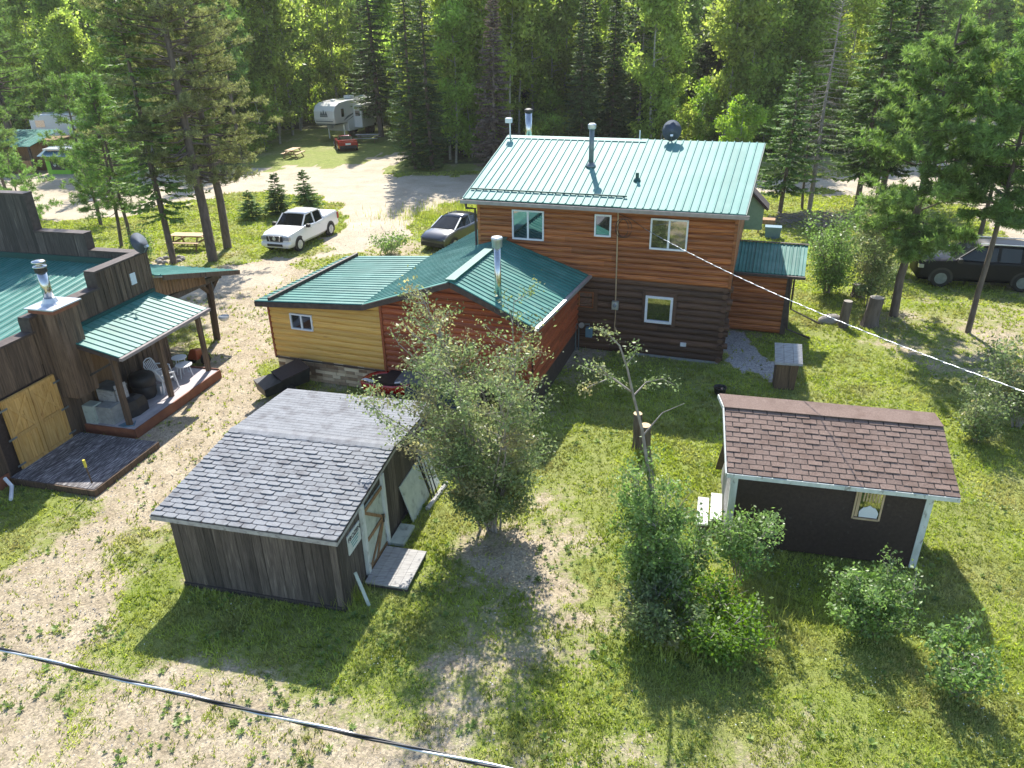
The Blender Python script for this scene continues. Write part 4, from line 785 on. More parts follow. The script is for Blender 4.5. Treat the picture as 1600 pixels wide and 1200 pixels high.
stump('tree_stump', G(1358, 508), .27, 1.15, 'thick dark flared stump between the pale rock and the pine', (.1, 0), 'cut_grey', 1.35)
stump('tree_stump', G(1339, 463), .24, .55, 'short blackened stump behind the two grey stumps', (0, 0), 'cut_grey', 1.3)
stump('tree_stump', G(1513, 1044), .14, .26, 'small grey stump in the grass near the lower right corner', (0, 0), 'cut_grey', 1.1)
def rock(name, p, sx, sy, sz, label, cat='rock', material='rock', seed=1, kind=None, group=None):
    rnd = random.Random(seed); m = MB(); rings = []
    n = 12; pr = [rnd.uniform(.8, 1.15) for _ in range(n)]
    for q in (0, .35, .7, .95): rr_ = math.sqrt(1 - q * q * .92); rings.append([np.asarray(p, float) + np.array([sx * math.cos(2 * math.pi * k / n) * pr[k] * rr_, sy * math.sin(2 * math.pi * k / n) * pr[(k * 3) % n] * rr_, sz * q * rnd.uniform(.85, 1.05)]) for k in range(n)])
    m.loft(rings); return tag(m.build(name, M[material], smooth=True), label, cat, group, kind)
rock('boulder', G(1297, 503), .62, .30, .32, 'flat pale rock at the foot of the waist high grey stump', seed=3)
t = thing('wooden_bin', G(1224, 606), 'tall narrow brown wooden box with grey plank lid on the lawn', 'box')
bf = Frame(*G(1209, 608)[:2], -12); m = MB(); m.hexa([bf.p(0, 0, 0), bf.p(.62, 0, 0), bf.p(.62, .5, 0), bf.p(0, .5, 0), bf.p(-.02, -.02, .98), bf.p(.66, -.02, .98), bf.p(.66, .5, 1.32), bf.p(-.02, .5, 1.32)]); m.build('box', M['board_brown'], t)
m = MB()
for k in range(3): a, b = -.10 + k * .285, -.10 + (k + 1) * .285 - .008; m.slab([bf.p(a, -.10, 1.00), bf.p(b, -.10, 1.00), bf.p(b, .55, 1.42), bf.p(a, .55, 1.42)], .035)
m.slab([bf.p(-.10, -.12, .93), bf.p(.75, -.12, .93), bf.p(.75, -.10, 1.0), bf.p(-.10, -.10, 1.0)], .02); m.build('lid', M['old_grey_wood'], t)
t = thing('bucket', G(1124, 617), 'black bucket full of water on the lawn behind the red-brown roofed shed', 'bucket')
m = MB(); lathe(m, G(1124, 617), [(.15, 0), (.2, .26), (.215, .27), (.215, .29), (.19, .29), (.18, .24)], 16); m.build('bucket', M['black'], t); m = MB(); lathe(m, G(1124, 617), [(.185, .245), (.001, .246)], 16); m.build('water', M['glass'], t)
for k, (u_, lab) in enumerate(((0, 'whitewashed plank panel lying on the grass, the one further from the brown shed'), (.36, 'whitewashed plank panel lying on the grass, the one closer to the brown shed'))):
    bo = Frame(*(G(1102, 838)[:2] + np.array([u_ - .25, u_ * .45])), -13); t = thing('white_plank_bench', bo.p(.1, .5, 0), lab, 'board'); m = MB()
    m.hexa([bo.p(0, 0, .33), bo.p(.26, 0, .33), bo.p(.30, .98, .42), bo.p(.04, .98, .42), bo.p(0, 0, .38), bo.p(.26, 0, .38), bo.p(.30, .98, .47), bo.p(.04, .98, .47)]); m.build('panel', M['white_paint'], t)
    m = MB(); m.box(bo, .03, .25, .1, .16, 0, .34); m.box(bo, .06, .28, .8, .86, 0, .40); m.build('support', M['board_dark'], t)
t = thing('doorstep', SF.p(.6, 1.4, 0), 'grey plank landing outside the plank shed door, half in the sun', 'step')
m = MB()
for k in range(5): m.box(SF, .10 + k * .195, .10 + k * .195 + .19, .76, 2.02, .10, .14)
m.build('plank_top', M['old_grey_wood'], t); m = MB(); m.box(SF, .10, 1.06, .80, .88, 0, .10); m.box(SF, .10, 1.06, 1.9, 1.98, 0, .10); m.build('joist', M['board_dark'], t)
m = MB(); m.box(SF, .08, .44, 2.2, 2.95, .02, .10); tag(m.build('stone_slab', M['old_white_board']), 'pale slab on the ground between the shed door and the leaning white board', 'slab')
def leaner(v0, v1, u, h, lab, material, name='leaning_board', lw=.03):
    m = MB(); m.slab([SF.p(u, v0, .01), SF.p(u, v1, .01), SF.p(.06, v1, h), SF.p(.06, v0, h)], lw); return tag(m.build(name, M[material]), lab, 'board')
leaner(3.15, 4.35, .34, 1.0, 'large pale green-white board leaning against the plank shed wall', 'old_white_board')
leaner(4.42, 4.95, .42, 1.05, 'narrow whitish board leaning on the shed wall beside the larger pale board', 'white_paint')
m = MB()
for k in range(3): m.bar(SF.p(.5 + .05 * k, 4.1 + .09 * k, .02), SF.p(.1, 4.38 + .16 * k, 1.2), .025)
tag(m.build('metal_rods', M['black']), 'thin black rods leaning between the pale boards', 'rods')
m = MB(); m.bar(SF.p(.42, .22, .0), SF.p(.05, .48, .62), .07, .03); tag(m.build('wood_stake', M['old_white_board']), 'short pale stake leaning on the shed corner by the landing', 'stake')
m = MB(); m.tube([SF.p(.5, 3.7, .06), SF.p(.62, 4.9, .07)], .06, 8); tag(m.build('log', M['old_grey_wood']), 'thin peeled log lying at the foot of the leaning boards', 'log')
# black trailer tub and red sled behind the shed
t = thing('dump_cart', W.p(.2, -1.4, 0), 'black tipped metal cart between the shed and the yellow log wall', 'cart')
cf = Frame(*G(418, 632)[:2], 38); m = MB()
m.hexa([cf.p(0, 0, .25), cf.p(1.5, 0, .35), cf.p(1.5, .75, .35), cf.p(0, .75, .25), cf.p(-.05, -.08, .55), cf.p(1.55, -.08, .85), cf.p(1.55, .83, .7), cf.p(-.05, .83, .6)]); m.build('tub', M['black'], t)
for s_ in (-.06, .81):
    m = MB(); m.tube([cf.p(.8, s_ - .05, .22), cf.p(.8, s_ + .05, .22)], .22, 12); m.build('wheel', M['rubber'], t)
m = MB(); m.slab([cf.p(.55, -.08, .70), cf.p(1.55, -.08, .88), cf.p(1.55, .80, .92), cf.p(.55, .80, .72)], .03); m.build('lid', M['brown_wall'], t)
t = thing('red_hull', G(612, 632), 'red plastic hull with black interior and white stripes behind the grey shingle roof', 'sled')
rc = G(612, 628); rf_ = Frame(rc[0], rc[1], -25); m = MB(); rings = []
for sc, z in ((.62, .05), (.9, .42), (1.0, .78), (.97, .84), (.80, .80), (.74, .5)): rings.append([rf_.p(1.0 * sc * (abs(math.cos(a)) ** .7) * np.sign(math.cos(a)), .55 * sc * (abs(math.sin(a)) ** .7) * np.sign(math.sin(a)), z + .10 * math.cos(a)) for a in np.linspace(0, 2 * math.pi, 24, endpoint=False)])
m.loft(rings); m.build('shell', M['red_paint'], t, smooth=True)
m = MB(); m.loft([[p * .999 + rf_.p(0, 0, 0) * .001 for p in rings[4]], [rf_.p(.7 * math.cos(a), .38 * math.sin(a), .72) for a in np.linspace(0, 2 * math.pi, 24, endpoint=False)]]); m.build('seat', M['black'], t)
m = MB(); m.slab([rf_.p(-.85, -.30, .80), rf_.p(-.35, -.48, .86), rf_.p(-.30, -.36, .87), rf_.p(-.78, -.2, .81)], .02); m.build('stripe', M['white_plastic'], t); m = MB(); m.slab([rf_.p(.45, -.40, .94), rf_.p(.62, -.34, .96), rf_.p(.58, -.22, .96), rf_.p(.42, -.28, .94)], .02); m.build('stripe', M['white_plastic'], t)
# lean-to rack with barrels and tarp along the wing
t = thing('storage_rack', W.p(6.4, -.7, 0), 'low black rack with grey top and dark blue tarp under the deep red log wall', 'rack')
m = MB(); [m.box(W, a, a + .06, b, b + .06, 0, .9) for a in (4.5, 6.2, 8.0) for b in (-1.0, -.2)]; m.box(W, 4.45, 8.1, -1.05, -.1, .86, .90); m.build('frame', M['black'], t)
m = MB(); m.slab([W.p(5.0, -.95, .95), W.p(7.2, -.95, .95), W.p(7.2, -.3, 1.05), W.p(5.0, -.3, 1.05)], .05); m.build('grey_panel', M['dull_pipe'], t)
m = MB(); m.slab([W.p(5.4, -1.1, .25), W.p(7.9, -1.1, .25), W.p(7.9, -1.06, .86), W.p(5.4, -1.06, .86)], .02); m.build('tarp', M['blue_tarp'], t)
for k in range(3): m = MB(); lathe(m, W.p(4.65 + .42 * k, -1.35, 0), [(.17, 0), (.18, .05), (.18, .62), (.16, .66), (.01, .66)], 12); tag(m.build('drum', M['black'], smooth=True), 'small black drum beside the stone veneer, ' + ('nearest the stone wall', 'middle of the three', 'nearest the blue tarp')[k], 'drum', 'black drums')
t = thing('gas_meter', H.p(-5.0, -.35, 0), 'blue-grey gas meter with pipes at the foot of the dark log wall', 'gas meter')
m = MB(); m.box(H, -4.72, -4.48, -.42, -.22, .62, .98); m.build('meter_box', M['blue_box'], t, bevel=.02); m = MB(); m.tube([H.p(-5.1, -.3, 0), H.p(-5.1, -.3, 1.05), H.p(-4.6, -.3, 1.1), H.p(-4.6, -.3, .9)], .03, 7); m.tube([H.p(-5.0, -.25, 0), H.p(-5.0, -.25, .9)], .025, 7); m.build('pipe', M['dull_pipe'], t); m = MB(); m.tube([H.p(-4.88, -.3, 1.04), H.p(-4.88, -.38, 1.04)], .10, 12); m.build('regulator', M['galv'], t)
t = thing('yard_lamp', H.p(-5.55, -.8, 0), 'small white globe lamp on a post in the corner by the gas meter', 'lamp')
m = MB(); m.tube([H.p(-5.6, -1.0, 0), H.p(-5.6, -1.0, .62)], .03, 7); m.build('post', M['galv'], t); m = MB(); lathe(m, H.p(-5.6, -1.0, .6), [(.06, 0), (.12, .08), (.12, .16), (.05, .24)], 12); m.build('globe', M['white_plastic'], t, smooth=True)
# firewood/planter things right of house
m = MB(); bb = Frame(*G(1195, 372)[:2], -19); m.hexa([bb.p(0, 0, 0), bb.p(.75, 0, 0), bb.p(.75, .5, 0), bb.p(0, .5, 0), bb.p(-.06, -.04, .62), bb.p(.81, -.04, .62), bb.p(.81, .54, .62), bb.p(-.06, .54, .62)]); tag(m.build('storage_tub', M['blue_box']), 'slate blue plastic tub on the lawn right of the house', 'tub')
t = thing('planter_box', G(1186, 362), 'small brown wooden planter table behind the slate blue tub', 'planter'); pb_ = Frame(*G(1182, 365)[:2], -19)
m = MB(); m.box(pb_, 0, .9, 0, .6, .55, .8); m.build('box', M['board_warm'], t)
for a in (.03, .81):
    for b in (.03, .5): m = MB(); m.box(pb_, a, a + .07, b, b + .07, 0, .55); m.build('leg', M['board_dark'], t)
# ================================================================== picnic tables
def picnic(p, az, label, material='picnic', L=1.9):
    f = Frame(p[0], p[1], az); t = thing('picnic_table', p, label, 'picnic table'); mt = M[material]
    m = MB(); [m.box(f, -L / 2, L / 2, -.37 + k * .15, -.37 + k * .15 + .14, .72, .76) for k in range(5)]; m.build('tabletop', mt, t)
    for s_ in (-1, 1):
        m = MB(); [m.box(f, -L / 2, L / 2, s_ * .68 - .14 + k * .14, s_ * .68 - .14 + k * .14 + .13, .43, .47) for k in range(2)]; m.build('bench', mt, t)
    for e in (-L * .36, L * .36):
        m = MB(); m.bar(f.p(e, -.68, 0), f.p(e, -.28, .72), .09, .04, up=f.X); m.bar(f.p(e, .68, 0), f.p(e, .28, .72), .09, .04, up=f.X); m.bar(f.p(e + .03, -.8, .40), f.p(e + .03, .8, .40), .04, .09); m.bar(f.p(e, -.35, .70), f.p(e, .35, .70), .04, .08); m.build('leg_frame', M['board_warm'], t)
picnic(G(298, 387), -8, 'pale picnic table on the lawn by the two tall pine trunks')
picnic(G(575, 222), -5, 'grey picnic table beside the travel trailer', 'old_grey_wood', 2.4)
picnic(G(459, 246), 80, 'picnic table standing alone left of the travel trailer')
fpg = G(267, 407)
for k in range(11):
    a = k * .57; rock('fire_ring_stone', fpg + np.array([.62 * math.cos(a), .5 * math.sin(a), 0]), .17, .13, .16, 'stone in the ring of the fire pit near the picnic table', 'stone', 'rock', 30 + k, group='fire pit stones')
# ================================================================== cables
def cable(pts, r, material, label, strands=2, twist=.6):
    t = thing('overhead_cable', pts[0], label, 'cable'); pts = [np.asarray(p, float) for p in pts]
    a, b = pts[0], pts[-1]; n = max(60, int(np.linalg.norm(b - a) / (twist / 8))); n = min(n, 420); d = (b - a) / np.linalg.norm(b - a); x = np.cross(d, up); x /= np.linalg.norm(x); y = np.cross(x, d); sag = pts[1] if len(pts) > 2 else None
    names = ['steel_strand', 'black_strand', 'insulated_strand']
    for s_ in range(strands):
        P = []
        for i in range(n + 1):
            q = i / n; c = a * (1 - q) + b * q
            if sag is not None: mid = sag - (a + b) / 2; c = c + mid * 4 * q * (1 - q)
            ph = np.linalg.norm(b - a) * q / twist * 2 * math.pi + s_ * 2 * math.pi / strands; P.append(c + (x * math.cos(ph) + y * math.sin(ph)) * r * 1.05)
        m = MB(); m.tube(P, r, 6); m.build(names[s_], material[s_], t, smooth=True)
sA = H.p(-2.85, -.2, 4.67); sB = G(1760, 668, 5.4)
mid = (sA + sB) / 2; mid = mid + up * -.28
cable([sA, mid, sB], .0065, [M['galv'], M['dull_pipe']], 'pale twisted service cable running from the house wall across the right lawn', 2, .5)
cA = G(-160, 972, 7.8); cB = G(930, 1232, 7.8); cable([cA, (cA + cB) / 2 - up * .035, cB], .0065, [M['galv'], M['black'], M['black']], 'twisted black and silver overhead cable crossing the lower left foreground', 3, .85)
# ================================================================== VEHICLES
def wheels(t, f, xs, half, r, w=.2, hubr=.6, hubm='galv'):
    for x in xs:
        for s_ in (-1, 1):
            m = MB(); y0, y1 = s_ * (half - w), s_ * half
            m.tube([f.p(x, y0, r), f.p(x, y0 + s_ * .02, r), f.p(x, y1 - s_ * .03, r), f.p(x, y1, r)], [r * .93, r, r, r * .9], 20); wh = m.build('wheel', M['rubber'], t, smooth=False)
            m = MB(); m.tube([f.p(x, y1 - s_ * .02, r), f.p(x, y1 + s_ * .012, r)], r * hubr, 16)
            for k in range(6):
                a = k * math.pi / 3; m.bar(f.p(x, y1 + s_ * .02, r) + (f.X * math.cos(a) + up * math.sin(a)) * r * .1, f.p(x, y1 + s_ * .016, r) + (f.X * math.cos(a) + up * math.sin(a)) * r * hubr * .95, .05, .02, up=f.Y)
            m.build('rim', M[hubm], wh)
def vehicle(name, loc, heading, label, cat, paint, body, cabin, xs, half, wr_, glassm='car_glass', hubm='galv', roofm=None):
    """body stations (x, halfwidth, zbot, zbelt, ztop, topinset); cabin (x, wbase, wtop, zbase, ztop)"""
    f = Frame(loc[0], loc[1], heading); t = thing(name, f.p(0, 0, 0), label, cat)
    m = MB(); rings = []
    for x, w_, zb, zm, zt_, ti in body:
        h = [(w_ * .88, zb), (w_, zb + .14), (w_ * 1.0, (zb + zm) / 2 + .05), (w_ * .985, zm), (w_ * (1 - ti * .4), zt_ - .035), (w_ * (1 - ti), zt_), (w_ * .45, zt_ + .015)]
        rings.append([f.p(x, y, z) for y, z in h] + [f.p(x, -y, z) for y, z in h[::-1]])
    m.loft(rings); bd = m.build('body', M[paint], t, smooth=True)
    es = bd.modifiers.new('edge', 'EDGE_SPLIT'); es.split_angle = R(38)
    for x in xs:
        for s_ in (-1, 1):
            m = MB(); P = [f.p(x + (wr_ * 1.17) * math.cos(a), s_ * (half + .001), wr_ + wr_ * 1.17 * math.sin(a)) for a in np.linspace(-.35, math.pi + .35, 18)]
            Q = [p - f.Y * s_ * .12 for p in P]; m.add(P + Q, [tuple(range(18)), tuple(range(18, 36))[::-1]]); m.build('wheel_arch', M['black'], bd)
    wheels(t, f, xs, half + .012, wr_, hubm=hubm)
    m = MB(); rings = []
    for x, wb, wt, zb, zt_ in cabin: rings.append([f.p(x, wb, zb), f.p(x, wt, zt_), f.p(x, wt * .5, zt_ + .02), f.p(x, -wt * .5, zt_ + .02), f.p(x, -wt, zt_), f.p(x, -wb, zb)])
    m.loft(rings); gl = m.build('windows', M[glassm], t); 
    tops = [c for c in cabin if c[4] - c[3] > .3]; pr_ = roofm or paint
    m = MB(); rings = []
    for i, (x, wb, wt, zb, zt_) in enumerate(tops):
        z = zt_; rings.append([f.p(x, wt + .02, z - .06), f.p(x, wt + .015, z + .01), f.p(x, wt * .5, z + .045), f.p(x, -wt * .5, z + .045), f.p(x, -wt - .015, z + .01), f.p(x, -wt - .02, z - .06)])
    m.loft(rings); m.build('roof', M[pr_], t, smooth=True)
    return f, t, bd, cabin
def pillars(f, t, cabin, idx, paint, w_=.06):
    for i in idx:
        for s_ in (-1, 1):
            x, wb, wt, zb, zt_ = cabin[i]; x2 = x
            m = MB(); m.bar(f.p(x, s_ * (wb + .005), zb - .02), f.p(x, s_ * (wt + .012), zt_ + .01), w_ + .03, .03, up=f.Y * s_); m.build('pillar', M[paint], t)
# white pickup
pk = Frame(-11.6, 41.25, 0); hd = math.degrees(math.atan2(-.96, -.29))
body = [(2.60, .62, .44, .80, .94, .12), (2.54, .80, .36, .86, 1.02, .14), (2.2, .91, .34, .94, 1.12, .16), (1.3, .93, .34, .98, 1.20, .16), (.75, .93, .34, 1.0, 1.22, .10), (-.2, .92, .32, 1.02, 1.12, .03), (-1.0, .92, .32, 1.02, 1.14, .03), (-1.05, .92, .34, 1.05, 1.22, .03), (-2.55, .91, .40, 1.05, 1.22, .03), (-2.62, .89, .42, 1.05, 1.20, .03)]
cab = [(1.2, .80, .78, 1.12, 1.16), (.50, .83, .66, 1.12, 1.70), (-.1, .84, .68, 1.1, 1.74), (-.85, .84, .67, 1.1, 1.72), (-1.03, .84, .65, 1.1, 1.60)]
f, t, bd, cb_ = vehicle('pickup_truck', (-11.6, 41.25), hd, 'white crew cab pickup truck with hard bed cover parked on the gravel drive', 'pickup truck', 'white_car', body, cab, (1.75, -1.62), .925, .395)
pillars(f, t, cab, (2, 4), 'white_car', .09)
for s_ in (-1, 1):
    m = MB(); m.bar(f.p(1.18, s_ * .80, 1.13), f.p(.50, s_ * .68, 1.71), .07, .05); m.build('windshield_pillar', M['white_car'], t)
    m = MB(); m.box(f, 2.42, 2.60, min(s_ * .46, s_ * .83), max(s_ * .46, s_ * .83), .78, .96); m.build('headlight', M['lamp_glass'], bd)
    m = MB(); m.box(f, .80, 1.0, min(s_ * .93, s_ * 1.14), max(s_ * .93, s_ * 1.14), 1.12, 1.30); m.build('mirror', M['black'], t, bevel=.03)
    m = MB(); m.box(f, -2.66, -2.5, min(s_ * .80, s_ * .93), max(s_ * .80, s_ * .93), .80, 1.16); m.build('tail_light', M['tail'], bd)
m = MB(); m.box(f, 2.60, 2.66, -.46, .46, .72, 1.0); g_ = m.build('grille', M['black'], bd)
m = MB(); m.tube([f.p(2.66, 0, .88), f.p(2.69, 0, .88)], .10, 12); [m.bar(f.p(2.66, a, .73), f.p(2.66, a * 1.2, 1.0), .04, .04) for a in (-.28, .28)]; m.build('badge', M['galv'], g_)
m = MB(); m.box(f, 2.35, 2.68, -.86, .86, .42, .70); bp_ = m.build('bumper', M['white_car'], t, bevel=.10); m = MB(); m.box(f, 2.66, 2.70, -.45, .45, .47, .60); m.build('air_intake', M['black'], bp_)
m = MB(); m.box(f, -2.55, -1.10, -.84, .84, 1.20, 1.27); m.build('bed_cover', M['galv'], t, bevel=.02)
for x in (.35, -.55): m = MB(); [m.box(f, x, x + .16, min(s_ * .925, s_ * .95), max(s_ * .925, s_ * .95), .98, 1.02) for s_ in (1,)]; m.build('door_handle', M['galv'], bd)
# dark grey hatchback
hd = math.degrees(math.atan2(-.86, -.50))
body = [(2.2, .60, .35, .55, .62, .1), (2.1, .80, .22, .60, .74, .1), (1.7, .86, .20, .72, .90, .15), (.85, .88, .20, .85, 1.02, .12), (0, .89, .22, .90, 1.0, .05), (-1.2, .89, .22, .92, 1.05, .06), (-1.9, .86, .28, .90, 1.10, .12), (-2.15, .80, .34, .85, 1.0, .15)]
cab = [(1.15, .76, .74, .96, 1.0), (.25, .80, .60, .96, 1.42), (-.4, .81, .62, .97, 1.47), (-1.1, .80, .60, 1.0, 1.42), (-2.0, .72, .62, 1.02, 1.10)]
f, t, bd, cb_ = vehicle('hatchback_car', (-3.0, 40.75), hd, 'dark grey low hatchback parked behind the green roofed wing', 'car', 'grey_car', body, cab, (1.35, -1.35), .89, .32)
pillars(f, t, cab, (2, 3), 'grey_car', .06)
for s_ in (-1, 1): m = MB(); m.bar(f.p(1.12, s_ * .76, .98), f.p(.25, s_ * .61, 1.44), .06, .05); m.build('windshield_pillar', M['galv'], t); m = MB(); m.box(f, 1.95, 2.14, min(s_ * .5, s_ * .78), max(s_ * .5, s_ * .78), .60, .70); m.build('headlight', M['lamp_glass'], bd)
m = MB(); m.box(f, 2.12, 2.24, -.7, .7, .28, .45); m.build('bumper_grille', M['black'], bd)
# black suv/truck on the right
sw = G(1466, 449); se = G(1594, 457); hd = math.degrees(math.atan2(sw[1] - se[1], sw[0] - se[0])); wb = float(np.linalg.norm(sw - se)); k_ = wb / 3.2
body = [(2.55, .75, .40, .82, 1.02, .05), (2.45, .90, .30, .92, 1.14, .08), (2.0, .96, .30, 1.0, 1.20, .1), (1.0, .97, .30, 1.05, 1.26, .08), (0, .97, .32, 1.08, 1.24, .03), (-2.2, .97, .34, 1.08, 1.25, .03), (-2.5, .94, .42, 1.0, 1.2, .05)]
cab = [(1.15, .84, .80, 1.22, 1.26), (.35, .86, .70, 1.2, 1.84), (-.5, .87, .72, 1.2, 1.90), (-1.4, .87, .72, 1.2, 1.88), (-2.35, .85, .66, 1.2, 1.78), (-2.45, .84, .64, 1.2, 1.5)]
body = [(a * k_, *b) for a, *b in body]; cab = [(a * k_, *b) for a, *b in cab]; Fv = Frame(0, 0, hd); cen = (sw + se) / 2 - Fv.Y * .97 * (1 if Fv.Y @ np.array([0, -1, 0]) > 0 else -1)
f, t, bd, cb_ = vehicle('sport_utility_vehicle', cen[:2], hd, 'black sport utility vehicle half hidden by pine branches at the right edge', 'car', 'black_car', body, cab, (1.6 * k_, -1.6 * k_), .97, .42, hubm='dull_pipe')
pillars(f, t, cab, (2, 3, 4), 'black_car', .08)
for s_ in (-1, 1):
    m = MB(); m.bar(f.p(1.13 * k_, s_ * .84, 1.23), f.p(.35 * k_, s_ * .72, 1.86), .08, .05); m.build('windshield_pillar', M['black_car'], t); m = MB(); m.box(f, 2.35 * k_, 2.55 * k_, min(s_ * .6, s_ * .92), max(s_ * .6, s_ * .92), .84, 1.0); m.build('headlight', M['lamp_glass'], bd)
    m = MB(); m.box(f, .95, 1.12, min(s_ * .98, s_ * 1.2), max(s_ * .98, s_ * 1.2), 1.2, 1.38); m.build('mirror', M['black'], t, bevel=.03)
    m = MB(); m.bar(f.p(.3, s_ * .66, 1.96), f.p(-2.2, s_ * .66, 1.94), .04); m.build('roof_rack', M['galv'], t)
# red sports car seen from behind
hd = math.degrees(math.atan2(.95, -.30)); body = [(2.3, .55, .30, .50, .56, .2), (2.1, .82, .18, .55, .68, .15), (1.4, .95, .16, .66, .84, .12), (.6, .92, .16, .72, .86, .1), (-.4, .93, .16, .78, .88, .08), (-1.4, .98, .18, .84, .98, .08), (-2.05, .95, .26, .84, 1.0, .1), (-2.2, .88, .32, .80, .96, .1)]
cab = [(.95, .74, .70, .84, .88), (.1, .78, .56, .84, 1.20), (-.5, .78, .56, .88, 1.22), (-1.75, .66, .52, .92, 1.0)]
f, t, bd, cb_ = vehicle('sports_car', (G(536, 236)[0], G(536, 236)[1] + 1.6), hd, 'bright red sports car seen from behind in front of the travel trailer', 'car', 'red_paint', body, cab, (1.4, -1.35), .96, .34, hubm='galv')
m = MB(); m.box(f, -2.26, -2.18, -.80, .80, .30, .56); m.build('rear_bumper', M['black'], bd); m = MB(); m.box(f, -2.26, -2.2, -.25, .25, .62, .78); m.build('number_plate', M['white_pvc'], bd)
for s_ in (-1, 1): m = MB(); m.box(f, -2.24, -2.12, min(s_ * .5, s_ * .85), max(s_ * .5, s_ * .85), .72, .84); m.build('tail_light', M['tail'], bd)
m = MB(); m.bar(f.p(-2.0, -.8, 1.06), f.p(-2.0, .8, 1.06), .2, .03); m.build('spoiler', M['red_paint'], t)
# fifth wheel travel trailer
TF = Frame(*G(512, 221)[:2], math.degrees(math.atan2(.93, .36)))   # X runs from the nose to the rear
t = thing('travel_trailer', TF.p(4, 0, 0), 'white fifth wheel travel trailer with raised nose at the forest edge', 'trailer')
hw = 1.22
side = [(0, 1.75), (-.15, 2.2), (-.1, 3.0), (.25, 3.45), (1.0, 3.72), (2.5, 3.8), (9.6, 3.7), (9.7, .75), (2.45, .75), (2.35, 1.65)]
m = MB(); n_ = len(side); m.add([TF.p(x, -hw, z) for x, z in side] + [TF.p(x, hw, z) for x, z in side], [tuple(range(n_)), tuple(range(n_, 2 * n_))[::-1]] + [(i, i + n_, (i + 1) % n_ + n_, (i + 1) % n_) for i in range(n_)]); tb = m.build('body', M['white_car'], t, bevel=.06)
m = MB(); m.box(TF, -.17, -.09, -1.0, 1.0, 1.95, 2.02); m.box(TF, 0, 2.3, -1.1, 1.1, 1.60, 1.74); m.build('nose_trim', M['dull_pipe'], tb)
m = MB()
for a in (-.28, .0, .28): m.add([TF.p(-.17, a - .18, 2.55), TF.p(-.17, a + .18, 2.55), TF.p(-.15, a, 2.55 + (.45 if a else .6))], [(0, 1, 2)])
m.box(TF, -.175, -.15, -.45, .45, 2.42, 2.52); m.build('emblem', M['dull_pipe'], tb)
m = MB(); m.box(TF, 3.6, 6.0, -hw - .95, -hw + .02, 1.0, 3.3); so_ = m.build('slide_out', M['white_car'], t, bevel=.04)
for (a, b, c_, d, v_, pr_) in ((1.2, 1.7, 2.3, 3.1, -hw - .01, tb), (6.8, 7.6, 2.0, 2.9, -hw - .01, tb), (3.9, 5.4, 2.1, 2.9, -hw - .96, so_), (8.0, 8.7, 1.0, 2.9, -hw - .01, tb)):
    m = MB(); m.box(TF, a, b, v_ - .02, v_ + .02, c_, d); m.build('window', M['glass'], pr_)
m = MB(); m.box(TF, 3.57, 3.60, -hw - .75, -hw - .2, 2.15, 2.7); m.build('window', M['glass'], so_)
m = MB(); m.add([TF.p(1.5, -hw - .015, 1.9), TF.p(3.4, -hw - .015, 2.35), TF.p(3.5, -hw - .015, 2.5), TF.p(2.3, -hw - .015, 2.3)], [(0, 1, 2, 3)]); m.add([TF.p(1.9, -hw - .014, 1.75), TF.p(3.4, -hw - .014, 2.1), TF.p(3.45, -hw - .014, 2.2)], [(0, 1, 2)]); m.add([TF.p(6.2, -hw - .015, 1.3), TF.p(9.4, -hw - .015, 1.7), TF.p(9.4, -hw - .015, 1.95)], [(0, 1, 2)]); m.build('side_stripe', M['dull_pipe'], tb)
m = MB(); m.box(TF, 4.5, 5.3, -.4, .4, 3.78, 4.08); m.box(TF, 1.6, 2.0, -.2, .2, 3.76, 3.95); m.box(TF, 7.4, 7.8, -.2, .2, 3.7, 3.88); m.build('roof_unit', M['white_plastic'], tb, bevel=.04)
m = MB(); [m.bar(TF.p(1.9, s_, 0.02), TF.p(1.9, s_, 1.7), .12) for s_ in (-.95, .95)]; m.box(TF, .6, 1.0, -.25, .25, 1.2, 1.7); m.build('landing_leg', M['galv'], t)
for x in (6.3, 7.25):
    for s_ in (-1, 1): m = MB(); m.tube([TF.p(x, s_ * (hw - .25), .38), TF.p(x, s_ * (hw + .01), .38)], .38, 18); m.build('wheel', M['rubber'], t)
m = MB(); m.box(TF, 5.6, 8.0, -hw - .012, -hw + .05, .72, 1.0); m.build('wheel_arch', M['black'], tb)
# lime kiosk and far cabins at the left edge
kf = Frame(*G(76, 272)[:2], -8); t = thing('lime_kiosk', kf.p(0, 0, 0), 'small lime green kiosk with dark board and blue-grey metal roof', 'kiosk')
m = MB(); m.box(kf, 0, 2.1, 0, 1.2, 0, 1.45); m.build('wall', M['lime'], t); m = MB(); metal_quad(m, [kf.p(-.3, -.4, 1.5), kf.p(2.35, -.4, 1.5), kf.p(2.35, 1.3, 2.05), kf.p(-.3, 1.3, 2.05)], .2); m.build('roof', M['blue_box'], t)
m = MB(); m.box(kf, .45, 1.65, -.03, .0, .35, 1.2); db = m.build('display_board', M['black'], t); m = MB(); m.bar(kf.p(.8, -.04, .6), kf.p(1.0, -.04, 1.05), .05); m.bar(kf.p(1.2, -.04, .65), kf.p(1.0, -.04, 1.05), .05); m.bar(kf.p(.7, -.04, .75), kf.p(.95, -.04, .7), .05); m.build('drawn_mark', M['white_paint'], db)
cf_ = Frame(*G(5, 272)[:2], -6); t = thing('log_cabin', cf_.p(0, 0, 0), 'low brown cabin with teal metal roof behind the trees at the far left', 'cabin')
